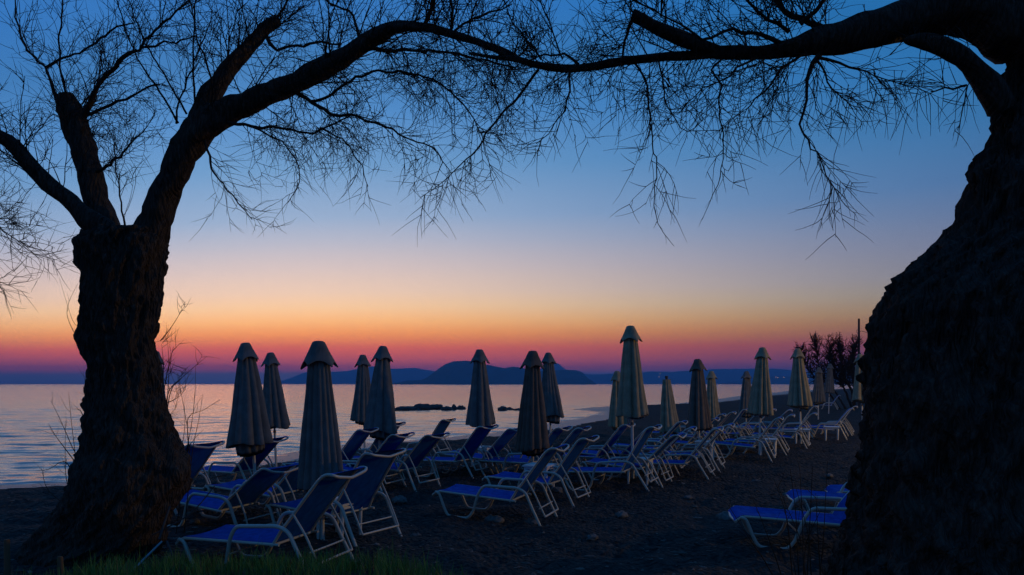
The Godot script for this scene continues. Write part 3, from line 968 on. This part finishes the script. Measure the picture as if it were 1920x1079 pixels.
func sheet(line: PackedVector3Array, w: float, sag: float, thick := 0.004) -> ArrayMesh:
	# a cloth stretched across width w along a side line (x, y), sagging in the middle, with real thickness
	var mb := MB.new()
	for side in [1, -1]:
		var g := PackedVector3Array()
		var n := line.size()
		for i in n:
			var t := (line[mini(i + 1, n - 1)] - line[maxi(i - 1, 0)]).normalized()
			var nn := Vector3(-t.y, t.x, 0)
			for j in 9:
				var s := j / 8.0 * 2.0 - 1.0
				var e := sin(PI * i / (n - 1.0))
				g.append(line[i] + Vector3(0, 0, s * w / 2) - nn * (sag * (1.0 - s * s) * e) + nn * (thick * 0.5 * side))
		mb.grid(g, n, 9, false, side < 0)
	return mb.commit()


func build_lounger(drop: float) -> Node3D:
	# x runs from foot (-) to head (+), z across; drop: degrees the back lies lower than the steepest one
	var o := Node3D.new()
	var W := 0.31
	var hinge := Vector3(-0.02, 0.31, 0)
	var turn := Basis(Vector3(0, 0, 1), deg_to_rad(-drop))
	var back := PackedVector3Array()
	for q in [[0.0, 0.0], [0.07, 0.13], [0.17, 0.27], [0.27, 0.42], [0.36, 0.55], [0.42, 0.635], [0.465, 0.68], [0.51, 0.70], [0.56, 0.70]]:
		back.append(hinge + turn * Vector3(q[0], q[1], 0))
	for s in [-1, 1]:
		var z: float = W * s
		var zz: float = (W + 0.035) * s
		part("side_frame", tube_of([Vector3(-1.08, 0.315, z), Vector3(-1.02, 0.30, z), Vector3(-0.94, 0.12, z), Vector3(-0.88, 0.017, z), Vector3(-0.60, 0.017, z), Vector3(-0.53, 0.10, z), Vector3(-0.45, 0.36, zz), Vector3(-0.38, 0.47, zz), Vector3(0.08, 0.485, zz), Vector3(0.19, 0.44, zz), Vector3(0.28, 0.26, zz), Vector3(0.42, 0.01, zz)], 0.0185, 8, 1.0, 0.09), M.frame, o)
		part("seat_rail", tube_of([Vector3(-1.12, 0.27, z * 0.96), Vector3(-1.05, 0.325, z * 0.96), Vector3(0.05, 0.305, z * 0.96)], 0.014, 7), M.frame, o)
		# foot cap
		part("foot_cap", tube_of([Vector3(0.405, 0.035, zz), Vector3(0.423, 0.0, zz)], 0.02, 8), M.cap, o)
		# the back's prop: from the back frame down to the rear leg
		var prop_top := hinge + turn * Vector3(0.19, 0.30, z * 0.94)
		part("back_prop", tube_of([prop_top, Vector3(prop_top.x + 0.13, prop_top.y - 0.20, z * 0.92), Vector3(0.44, 0.15, z * 0.9)], 0.011, 7), M.frame, o)
	# U shaped back frame with curled top
	var bf := []
	for i in back.size():
		bf.append(back[i] + Vector3(0, 0, -W * 0.92))
	var tip := back[-1]
	bf.append(tip + turn * Vector3(0.02, -0.02, 0) + Vector3(0, 0, -W * 0.75))
	bf.append(tip + turn * Vector3(0.02, -0.055, 0))
	bf.append(tip + turn * Vector3(0.02, -0.02, 0) + Vector3(0, 0, W * 0.75))
	for i in back.size():
		bf.append(back[back.size() - 1 - i] + Vector3(0, 0, W * 0.92))
	part("back_frame", tube_of(bf, 0.015, 8, 1.0, 0.04), M.frame, o)
	part("prop_bar", tube_of([Vector3(0.44, 0.15, -W * 0.9), Vector3(0.44, 0.15, W * 0.9)], 0.012, 7), M.frame, o)
	part("prop_bar", tube_of([Vector3(0.36, 0.245, -W * 0.9), Vector3(0.36, 0.245, W * 0.9)], 0.009, 7), M.frame, o)
	part("cross_bar", tube_of([Vector3(-0.02, 0.30, -W), Vector3(-0.02, 0.30, W)], 0.013, 7), M.frame, o)
	part("cross_bar", tube_of([Vector3(-1.12, 0.265, -W * 0.96), Vector3(-1.14, 0.262, 0), Vector3(-1.12, 0.265, W * 0.96)], 0.014, 7), M.frame, o)
	part("cross_bar", tube_of([Vector3(-0.5, 0.20, -W), Vector3(-0.5, 0.20, W)], 0.010, 7), M.frame, o)
	var seat := PackedVector3Array([Vector3(-1.135, 0.27, 0), Vector3(-1.10, 0.31, 0), Vector3(-1.05, 0.338, 0), Vector3(-0.9, 0.336, 0), Vector3(-0.7, 0.332, 0), Vector3(-0.5, 0.328, 0), Vector3(-0.3, 0.324, 0), Vector3(-0.12, 0.32, 0), Vector3(-0.03, 0.32, 0)])
	part("seat_sling", sheet(seat, W * 1.86, 0.028), M.sling, o)
	var bl := PackedVector3Array()
	for q in back:
		bl.append(q + turn * Vector3(-0.006, 0.006, 0))
	part("back_sling", sheet(bl, W * 1.78, 0.03), M.sling, o)
	return o


func make_loungers() -> void:
	var kinds := [build_lounger(0.0), build_lounger(7.0), build_lounger(13.0)]
	var top := []
	for dr in [0.0, 7.0, 13.0]:
		top.append(Vector3(-0.02, 0.31, 0) + Basis(Vector3(0, 0, 1), deg_to_rad(-dr)) * Vector3(0.52, 0.70, 0))
	var rows := "blue sling sun lounger with raised back in the crowded rows of the beach"
	var mid := "blue sun lounger with raised back among those facing the open water"
	# back top at [u, distance], kind, turn in degrees, label
	var list := [
		[655, 6.25, 1, 21, "blue sun lounger with its frame feet in the green grass"],
		[722, 7.4, 0, 30, "blue sun lounger back to back with the one in the grass, tall back raised"],
		[389, 9.2, 1, 20, "blue sun lounger half hidden behind the stout pollarded trunk"],
		[523, 8.0, 2, 22, "low-backed blue sun lounger between the pollarded trunk and the towering grey parasol"],
		[517, 11.5, 2, 20, "blue sun lounger under the wind-blown parasol"],
		[602, 8.9, 1, 22, "blue sun lounger almost hidden behind the towering grey parasol"],
		[693, 12.4, 1, 22, mid], [755, 11.2, 1, 24, mid], [750, 13.4, 1, 22, mid],
		[818, 11.3, 1, 26, "blue sun lounger facing the dark rocks with nothing in front of it"],
		[920, 12.6, 1, 28, "blue sun lounger at the pole of the lone parasol before the island"],
		[967, 13.2, 1, 26, "blue sun lounger beside the lone parasol, partly behind the brownish parasol"],
		[1042, 8.75, 0, 22, "blue sun lounger in front of the brownish parasol, long seat in full view"],
		[1102, 10.1, 0, 24, "blue sun lounger paired with the one in front of the brownish parasol"],
		[1060, 12.3, 1, 24, "blue sun lounger just behind the long-seated one of the middle pair"], [1096, 13.1, 1, 24, "blue sun lounger behind the second lounger of the middle pair"],
		[1235, 11.0, 0, 24, "blue sun lounger right below the tallest parasol"],
		[1270, 11.9, 1, 25, "blue sun lounger second from the tallest parasol, below the capless parasol"],
		[1222, 13.7, 1, 24, "blue sun lounger beyond the one right below the tallest parasol"], [1182, 13.5, 1, 24, "blue sun lounger whose back stands behind the white pole of the tallest parasol"], [1294, 13.6, 1, 24, "blue sun lounger between the capless parasol and the brownish parasol before the coast"], [1280, 15.4, 1, 24, "blue sun lounger just behind the hem of the capless parasol"],
		[1352, 12.6, 1, 25, "blue sun lounger with its legs farthest out on the open sand, beside the brownish parasol"], [1370, 13.7, 1, 25, "blue sun lounger overlapped by its twin on the open sand beside the brownish parasol"], [1356, 18.5, 1, 24, rows], [1378, 18.9, 1, 24, rows], [1400, 20.0, 0, 26, "blue sun lounger with wide back under the narrow grey parasol"],
		[1458, 15.6, 0, 26, "blue sun lounger at the pole of the wide cream parasol"], [1484, 16.9, 0, 27, "blue sun lounger between the wide cream parasol and the brightest one"], [1523, 18.6, 0, 28, "blue sun lounger beside the pole of the brightest cream parasol"], [1532, 21.5, 0, 26, "blue sun lounger behind the one beside the brightest cream parasol's pole"],
		[1427, 20.5, 1, 25, rows], [1452, 22.0, 1, 25, rows], [1480, 22.5, 1, 25, rows],
		[1594, 21.6, 0, 27, "blue sun lounger beside the huge trunk, outermost of the far row"],
		[1605, 23.2, 0, 27, "blue sun lounger peeping out from behind the huge trunk"],
		[1574, 46.0, 0, 20, "far sun lounger alone below the small bare tree"],
		[1672, 7.2, 0, 12, "blue sun lounger with empty seat reaching out behind the dry stems"],
		[1748, 8.3, 0, 14, "blue sun lounger behind the one with the dry stems, only its seat showing"],
		[1800, 9.3, 0, 14, "blue sun lounger of which only the foot shows past the huge trunk"],
		[850, 16.2, 1, 24, mid],
		[1322, 20.5, 1, 24, rows], [1340, 16.5, 1, 25, rows],
	]
	rng.seed = 404
	for a in list:
		var src: Node3D = kinds[a[2]]
		var o: Node3D = src.duplicate()
		o.name = numbered("sun_lounger")
		add_child(o)
		var yaw := deg_to_rad(-a[3] + rng.randf_range(-2.5, 2.5))
		var b := Basis(Vector3.UP, yaw)
		var t: Vector3 = b * top[a[2]]
		var where := Vector3((a[0] - CX) / F * a[1], 0, -a[1]) - Vector3(t.x, 0, t.z)
		# stand it on the sand: mean height and slope of the ground under it
		var hf := ground_at((where + b * Vector3(-0.75, 0, 0)).x, (where + b * Vector3(-0.75, 0, 0)).z)
		var hh := ground_at((where + b * Vector3(0.42, 0, 0)).x, (where + b * Vector3(0.42, 0, 0)).z)
		var pitch := atan2(hh - hf, 1.17)
		o.basis = b * Basis(Vector3(0, 0, 1), pitch)
		where.y = lerpf(hf, hh, 0.64) - 0.012
		o.position = where
		tag(o, a[4], "sun lounger", "blue sun loungers on the beach")
	for k in kinds:
		k.free()


func make_tables() -> void:
	# low white plastic tables by the parasol poles
	var m := MB.new()
	m.box(Vector3(-0.21, 0.395, -0.21), Vector3(0.21, 0.42, 0.21))
	var topm := m.commit()
	m = MB.new()
	m.box(Vector3(-0.19, 0.355, -0.19), Vector3(0.19, 0.393, 0.19))
	var apron := m.commit()
	m = MB.new()
	m.tube(PackedVector3Array([Vector3(0, -0.03, 0), Vector3(0, 0.36, 0)]), PackedFloat32Array([0.018, 0.034]), 4, true)
	var leg := m.commit()
	for a in [[636, 7.75, "low white plastic table between the lounger pair at the grass"], [1200, 12.1, "low white plastic table at the foot of the tallest parasol"], [905, 14.6, "low white plastic table under the lone parasol before the island"], [1012, 10.8, "low white plastic table under the brownish parasol of the middle pair"], [1322, 15.8, "low white plastic table under the brownish parasol before the far coast"], [1440, 16.6, "low white plastic table under the wide cream parasol"], [1505, 19.6, "low white plastic table under the brightest cream parasol"], [1560, 21.0, "low pale table before the outermost lounger of the far row"]]:
		var at := Vector3((a[0] - CX) / F * a[1], 0, -a[1])
		at.y = ground_at(at.x, at.z)
		var o := thing("side_table", at, a[2], "table", "white tables between the loungers")
		o.rotation.y = deg_to_rad(-24)
		part("table_top", topm, M.plastic, o)
		part("apron", apron, M.plastic, o)
		for q in [[-1, -1], [1, -1], [1, 1], [-1, 1]]:
			part("leg", leg, M.plastic, o).position = Vector3(q[0] * 0.165, 0, q[1] * 0.165)


# ------------------------------------------------------------------ small growth and odds and ends
func stems(called: String, at: Vector3, list: Array, d: float, r: float, twigs: int, label: String, category: String, group := "") -> void:
	# list: paths of photo points, the first at the ground
	at.y = ground_at(at.x, at.z)
	var o := thing(called, at, label, category, group)
	for s in list:
		var ctrl := []
		for k in s.size():
			ctrl.append([s[k][0], s[k][1], d + (s[k][2] if s[k].size() > 2 else 0.0), r * F / d * (1.0 - 0.75 * k / (s.size() - 1.0))])
		var sp := smooth_path(ctrl, 0.06)
		var mb := MB.new()
		mb.o = at
		mb.tube(sp[0], sp[1], 5)
		sprout(mb, sp[0], twigs, 0.06, 0.30, r * 0.4, Vector3(0, 0.35, 0), 1 if twigs > 3 else 0, 0.3, 1.0)
		part("stem", mb.commit(), M.stem, o)


func make_small() -> void:
	rng.seed = 505
	stems("sapling", P(130, HV, 7.3), [[[140, 1030], [143, 900], [140, 850], [133, 790], [128, 735]], [[140, 940], [128, 915], [122, 880], [122, 790]], [[165, 885], [138, 845], [118, 800], [95, 752]], [[150, 880], [120, 840], [105, 820], [90, 795]], [[140, 960], [90, 920], [78, 880]], [[145, 900], [120, 866], [92, 880], [64, 884]], [[160, 800], [150, 770], [135, 768]], [[168, 790], [160, 740], [160, 705]]], 7.3, 0.006, 3, "thin bare sapling growing on the sea side of the pollarded trunk", "sapling", "")
	stems("sapling", P(330, HV, 7.2), [[[330, 1000], [345, 870], [358, 800], [365, 740], [366, 685]], [[345, 1000], [360, 850], [372, 790], [380, 740]], [[335, 960], [340, 850], [346, 800], [345, 760]], [[338, 940], [352, 830], [345, 770], [332, 700]], [[355, 850], [352, 785], [380, 770], [412, 750]], [[345, 880], [356, 835], [382, 805]]], 7.2, 0.0055, 3, "clump of thin bare shoots between the pollarded trunk and the half hidden lounger", "sapling", "")
	stems("sapling", P(306, HV, 6.9), [[[306, 900], [312, 770], [316, 700], [314, 640]], [[306, 800], [316, 735], [345, 705], [388, 668]], [[304, 850], [318, 740], [335, 715], [345, 705]], [[300, 780], [306, 700], [303, 650]], [[302, 760], [315, 690], [325, 650]], [[300, 640], [320, 615], [345, 575]], [[305, 760], [330, 748], [338, 742]]], 6.9, 0.006, 4, "twiggy shoots sprouting close against the pollarded trunk", "sapling", "")
	stems("sapling", P(160, HV, 6.9), [[[170, 900], [160, 650], [135, 600], [110, 520]], [[160, 660], [125, 590], [145, 532]]], 6.9, 0.004, 2, "thin shoot springing from the bark of the pollarded trunk", "sapling", "")
	# dry stalks before the empty lounger
	var list := []
	for s in [[1500, 1130, 1492, 960, 1482, 880], [1508, 1130, 1505, 980, 1500, 880], [1512, 1130, 1520, 960, 1524, 875], [1535, 1130, 1545, 1000, 1552, 865], [1490, 1130, 1475, 970, 1452, 900], [1480, 1130, 1430, 980, 1405, 920], [1525, 1130, 1515, 1000, 1490, 905], [1455, 1090, 1405, 1010, 1362, 942], [1540, 1120, 1534, 1000, 1530, 925], [1518, 1130, 1500, 1010, 1460, 915], [1500, 1130, 1480, 1010, 1470, 930], [1505, 1140, 1512, 1020, 1538, 960]]:
		list.append([[s[0], s[1], 0.0], [(s[0] * 0.55 + s[2] * 0.45), (s[1] + s[3]) / 2.0, rng.randf_range(-0.1, 0.1)], [s[2], s[3], rng.randf_range(-0.15, 0.15)], [s[4], s[5], rng.randf_range(-0.3, 0.3)]])
	stems("dry_shrub", P(1508, HV, 5.4), list, 5.4, 0.0065, 3, "clump of tall dry stalks before the lounger with the empty seat", "shrub")
	# wooden stakes by the near tree
	for a in [[12, 1012, 5.6, "weathered wooden stake at the root of the pollarded tree, taller of two"], [112, 1044, 5.5, "short weathered wooden stake beside the taller stake"]]:
		var top := P(a[0], a[1], a[2])
		var at := Vector3(top.x, ground_at(top.x, top.z), top.z)
		var mb := MB.new()
		var h := top.y - at.y
		mb.tube(PackedVector3Array([Vector3(0, -0.1, 0), Vector3(0.004, h * 0.5, 0), Vector3(0, h - 0.012, 0), Vector3(0, h, 0)]), PackedFloat32Array([0.024, 0.023, 0.022, 0.016]), 9, true)
		var o := thing("wooden_stake", at, a[3], "stake", "wooden stakes")
		part("post", mb.commit(), M.wood, o)
	# sticks and a pale tube leaning together
	var at2 := P(300, HV, 6.3)
	at2.y = ground_at(at2.x, at2.z)
	var st := thing("stick_bundle", at2, "dark sticks and a pale tube leaning together at the tree root", "sticks")
	for s in [[[402, 912, 6.5], [355, 965, 6.4], [285, 1004, 6.3], 0.006], [[318, 950, 6.4], [305, 990, 6.3], [298, 1012, 6.25], 0.011], [[312, 1016, 6.2], [322, 1040, 6.1], [336, 1075, 6.0], 0.009]]:
		var mb := MB.new()
		mb.o = at2
		var sp := smooth_points(PackedVector3Array([P(s[0][0], s[0][1], s[0][2]), P(s[1][0], s[1][1], s[1][2]), P(s[2][0], s[2][1], s[2][2])]), PackedFloat32Array([s[3], s[3], s[3]]), 0.08)
		mb.tube(sp[0], sp[1], 6, true)
		part("stick", mb.commit(), M.dark, st)
	var mt := MB.new()
	mt.o = at2
	mt.tube(PackedVector3Array([P(303, 1016, 6.22), P(246, 1072, 5.95)]), PackedFloat32Array([0.009, 0.009]), 8, true)
	part("tube", mt.commit(), M.pale_tube, st)
	# utility pole far behind
	var d := 52.0
	var pt := P(1611.0, 598, d)
	var pa := Vector3(pt.x, ground_at(pt.x, pt.z), pt.z)
	var up := thing("utility_pole", pa, "thin dark wooden pole rising behind the huge trunk", "pole")
	var mb2 := MB.new()
	mb2.tube(PackedVector3Array([Vector3(0, -0.5, 0), Vector3(0, pt.y - pa.y, 0)]), PackedFloat32Array([0.10, 0.075]), 10, true)
	part("post", mb2.commit(), M.dark, up)
	mb2 = MB.new()
	mb2.tube(PackedVector3Array([Vector3(0, 5.9, 0), Vector3(-0.18, 5.8, 0), Vector3(-0.15, 5.6, 0), Vector3(0.2, 5.75, 0), Vector3(1.5, 5.3, 0.5)]), PackedFloat32Array([0.018, 0.018, 0.018, 0.018, 0.018]), 5)
	part("wire", mb2.commit(), M.dark, up)
	# stones on the sand
	var proto := []
	for k in 4:
		proto.append(lump(Vector3(0.11, 0.055, 0.08), 90 + k, 0.5, 10))
	for a in [[926, 976, 1.3], [996, 973, 1.4], [870, 925, 1.0], [1043, 926, 1.1], [748, 940, 1.2], [1165, 968, 0.8], [1360, 972, 1.2], [1290, 935, 0.7], [1480, 930, 1.0], [1110, 1010, 0.8], [690, 905, 1.0], [1420, 905, 1.1], [780, 1000, 0.8], [1555, 895, 1.0], [480, 1010, 1.0], [365, 985, 0.9]]:
		var dd: float = F * EYE / (a[1] - HV)
		var p := Vector3((a[0] - CX) / F * dd, 0, -dd)
		p.y = ground_at(p.x, p.z) + 0.01
		var o := part("beach_stone", proto[rng.randi() % 4], M.stone)
		o.position = p
		o.rotation.y = rng.randf() * TAU
		o.scale = Vector3.ONE * a[2] * rng.randf_range(0.7, 1.2)
		tag(o, "single rounded stone lying on the dark sand", "stone", "stones lying on the sand")


func blade_mesh() -> ArrayMesh:
	var g := PackedVector3Array()
	for i in 5:
		var t := i / 4.0
		var w := 0.0042 * (1.0 - t * 0.85)
		for s in [-1, 0, 1]:
			g.append(Vector3(s * w, t - 0.06 * t * t, 0.28 * t * t + (0.0015 if s == 0 else 0.0)))
	var mb := MB.new()
	mb.grid(g, 5, 3, false)
	return mb.commit()


func make_ground_cover() -> void:
	rng.seed = 606
	var gm := mat(Color.WHITE, 0.7, 0.0, 0.3)
	gm.vertex_color_use_as_albedo = true
	gm.backlight_enabled = true
	gm.backlight = lin(0.10, 0.16, 0.04)
	var places := []
	for k in 9000:
		var x := rng.randf_range(-3.9, -0.35)
		var d := rng.randf_range(4.75, 6.0)
		var edge := 5.75 + 0.22 * noise.get_noise_2d(x * 2.2, 3.0)
		if x > -0.9:
			edge -= (x + 0.9) * 0.9
		if x < -3.0:
			edge -= (-3.0 - x) * 0.5
		if d > edge or (noise.get_noise_2d(x * 5.0, d * 5.0) < -0.25 and rng.randf() < 0.8):
			continue
		places.append(Vector3(x, 0, -d))
	var mm := MultiMesh.new()
	mm.transform_format = MultiMesh.TRANSFORM_3D
	mm.use_colors = true
	mm.mesh = blade_mesh()
	mm.instance_count = places.size()
	for k in places.size():
		var p: Vector3 = places[k]
		p.y = ground_of(p.x, -p.z, 8.0) - 0.01
		var h := rng.randf_range(0.10, 0.22)
		if rng.randf() < 0.06:
			h *= 1.35
		var b := Basis(Vector3.UP, rng.randf() * TAU) * Basis(Vector3.RIGHT, rng.randf_range(-0.3, 0.5))
		mm.set_instance_transform(k, Transform3D(b * Basis.from_scale(Vector3(1.0, h, h * 0.8)), p))
		var c := rng.randf()
		mm.set_instance_color(k, Color(0.06 + 0.08 * c, 0.15 + 0.08 * c, 0.04) if c < 0.9 else Color(0.16, 0.12, 0.06))
	var mi := MultiMeshInstance3D.new()
	mi.multimesh = mm
	mi.material_override = gm
	mi.name = "grass"
	add_child(mi)
	tag(mi, "tuft of green grass at the near edge of the sand", "grass", "", "stuff")
	# pebbles and bits of dried weed strewn on the sand
	var pm := mat(Color.WHITE, 0.9, 0.0, 0.3)
	pm.vertex_color_use_as_albedo = true
	var mp := MultiMesh.new()
	mp.transform_format = MultiMesh.TRANSFORM_3D
	mp.use_colors = true
	mp.mesh = lump(Vector3(0.5, 0.28, 0.4), 7, 0.6, 6)
	var n := 5200
	mp.instance_count = n
	for k in n:
		var d := 5.6 + pow(rng.randf(), 1.5) * 15.0
		var x := rng.randf_range(-0.8, 0.8) * d
		var p := Vector3(x, 0, -d)
		var s := rng.randf_range(0.012, 0.04) * (2.2 if rng.randf() < 0.04 else 1.0)
		p.y = ground_at(x, -d) if k % 1 == 0 else 0.0
		mp.set_instance_transform(k, Transform3D(Basis(Vector3.UP, rng.randf() * TAU) * Basis.from_scale(Vector3(s * rng.randf_range(0.8, 2.6), s * 0.7, s)), p))
		var c := rng.randf_range(0.03, 0.16)
		mp.set_instance_color(k, Color(c * 1.1, c * 0.95, c * 0.8))
	var mpi := MultiMeshInstance3D.new()
	mpi.multimesh = mp
	mpi.material_override = pm
	mpi.name = "pebbles"
	add_child(mpi)
	tag(mpi, "small pebbles and scraps of dried weed strewn over dark sand", "pebbles", "", "stuff")


func make_street_lamp() -> void:
	# the promenade lamp whose warm light rakes the parasols and frames; it stands outside the picture
	var at := Vector3(21.5, 0, -11.5)
	at.y = ground_at(at.x, at.z)
	var o := thing("street_lamp", at, "promenade lamp with a warm lit globe on a tall pole", "lamp")
	var mb := MB.new()
	mb.tube(PackedVector3Array([Vector3(0, -0.3, 0), Vector3(0, 0.8, 0), Vector3(0, 5.2, 0)]), PackedFloat32Array([0.09, 0.06, 0.045]), 12, true)
	part("post", mb.commit(), M.dark, o)
	var s := SphereMesh.new()
	s.radius = 0.2
	s.height = 0.4
	var g := mat(Color.WHITE, 0.5)
	g.emission_enabled = true
	g.emission = Color(1.0, 0.80, 0.45)
	g.emission_energy_multiplier = 4.0
	part("lamp_globe", s, g, o).position = Vector3(0, 5.42, 0)
	var l := OmniLight3D.new()
	l.name = "lamp_light"
	l.light_color = Color(1.0, 0.80, 0.42)
	l.light_energy = 68.0
	l.light_size = 0.18
	l.omni_range = 120.0
	l.omni_attenuation = 2.0
	l.shadow_enabled = true
	o.add_child(l)
	l.position = Vector3(0, 5.42, 0)


# ------------------------------------------------------------------ sky
func sky_texture() -> ImageTexture:
	# twilight by height above the horizon (degrees, linear radiance) in the direction of the afterglow
	var tab := [
		[-90, 0.03, 0.05, 0.12], [0.0, 0.162, 0.176, 0.306], [0.9, 0.2699, 0.1854, 0.2781], [1.302, 1.30, 0.19, 0.15], [1.86, 1.62, 0.24, 0.09], [2.418, 1.66, 0.25, 0.07], [3.069, 1.6819, 0.2744, 0.0603], [3.72, 1.74, 0.45, 0.066], [4.371, 1.84, 0.62, 0.105], [5.301, 1.80, 0.84, 0.25], [6.51, 1.58, 0.95, 0.47], [7.812, 1.31, 0.89, 0.62], [9.8, 0.98, 0.765, 0.69], [12.0, 0.65, 0.64, 0.73], [14.0, 0.4105, 0.5385, 0.7448], [18.0, 0.2019, 0.4037, 0.6903], [22.0, 0.1051, 0.3041, 0.6486], [25.6, 0.0604, 0.2249, 0.5289], [29.0, 0.0429, 0.2025, 0.5565], [45.0, 0.0247, 0.1304, 0.4396], [65.0, 0.013, 0.0688, 0.2633], [90.0, 0.0098, 0.048, 0.1985],
	]
	var w := 512
	var h := 1024
	var az0 := deg_to_rad(-25.0)
	var data := PackedFloat32Array()
	data.resize(w * h * 4)
	var sig := [44.0, 50.0, 60.0]
	var floor_ := [0.07, 0.10, 0.22]
	for i in h:
		var el := 90.0 - (i + 0.5) / h * 180.0
		var high := smoothstep(16.0, 75.0, el)
		for j in w:
			var az := (j + 0.5) / w * TAU  # column 0 looks along -z
			var off := rad_to_deg(wrapf(az - az0, -PI, PI))
			# the glow stands a little lower in the sky over the place where the sun went down
			var e := el * (1.0 + 0.5 * exp(-pow((off + 25.0) / 24.0, 2.0))) if el > 0.0 and el < 45.0 else el
			e = lerpf(e, el, smoothstep(12.0, 40.0, el))
			var k := 0
			while k < tab.size() - 2 and tab[k + 1][0] < e:
				k += 1
			var t := clampf((e - tab[k][0]) / (tab[k + 1][0] - tab[k][0]), 0.0, 1.0)
			for ch in 3:
				var f: float = floor_[ch] + (1.0 - floor_[ch]) * exp(-pow(off / sig[ch], 2.0))
				f = lerpf(f, 1.0, high if ch == 0 else smoothstep(8.0, 42.0, el))
				data[(i * w + j) * 4 + ch] = lerpf(tab[k][ch + 1], tab[k + 1][ch + 1], t) * f
			data[(i * w + j) * 4 + 3] = 1.0
	return ImageTexture.create_from_image(Image.create_from_data(w, h, false, Image.FORMAT_RGBAF, data.to_byte_array()))


func _ready() -> void:
	var cam := Camera3D.new()
	cam.name = "camera"
	cam.projection = Camera3D.PROJECTION_FRUSTUM
	cam.near = 0.1
	cam.far = 20000.0
	cam.size = 0.1 * 1079.0 / F
	cam.frustum_offset = Vector2(0, 0.1 * (HV - 539.5) / F)
	add_child(cam)
	cam.position = Vector3(0, EYE, 0)
	cam.current = true
	var env := Environment.new()
	env.background_mode = Environment.BG_SKY
	var pano := PanoramaSkyMaterial.new()
	pano.panorama = sky_texture()
	pano.filter = true
	var sky := Sky.new()
	sky.sky_material = pano
	env.sky = sky
	env.tonemap_mode = Environment.TONE_MAPPER_LINEAR
	env.tonemap_exposure = 1.0
	env.sdfgi_enabled = true
	env.ssao_enabled = true
	env.ssil_enabled = true
	env.fog_enabled = true
	env.fog_density = 0.00031
	env.fog_light_color = Color(0.56, 0.79, 1.0)
	var we := WorldEnvironment.new()
	we.name = "world"
	we.environment = env
	add_child(we)
	# the sun has set: its last glow, level with the horizon
	var sun := DirectionalLight3D.new()
	sun.name = "sun"
	sun.light_energy = 0.02
	sun.light_color = Color(1.0, 0.62, 0.38)
	sun.light_angular_distance = 14.0
	sun.shadow_enabled = true
	sun.rotation = Vector3(deg_to_rad(-1.5), deg_to_rad(180.0 + 25.0), 0)
	add_child(sun)

	noise.seed = 9
	noise.frequency = 0.55
	noise.fractal_octaves = 3
	fine.seed = 19
	fine.frequency = 1.7
	fine.fractal_octaves = 3
	trodden.seed = 29
	trodden.noise_type = FastNoiseLite.TYPE_CELLULAR
	trodden.cellular_return_type = FastNoiseLite.RETURN_DISTANCE
	trodden.frequency = 2.3
	trodden.fractal_type = FastNoiseLite.FRACTAL_NONE
	make_materials()
	make_sea()
	make_land()
	make_far_land()
	make_left_tree()
	make_right_tree()
	make_far_tree()
	make_parasols()
	make_loungers()
	make_tables()
	make_small()
	make_ground_cover()
	make_street_lamp()
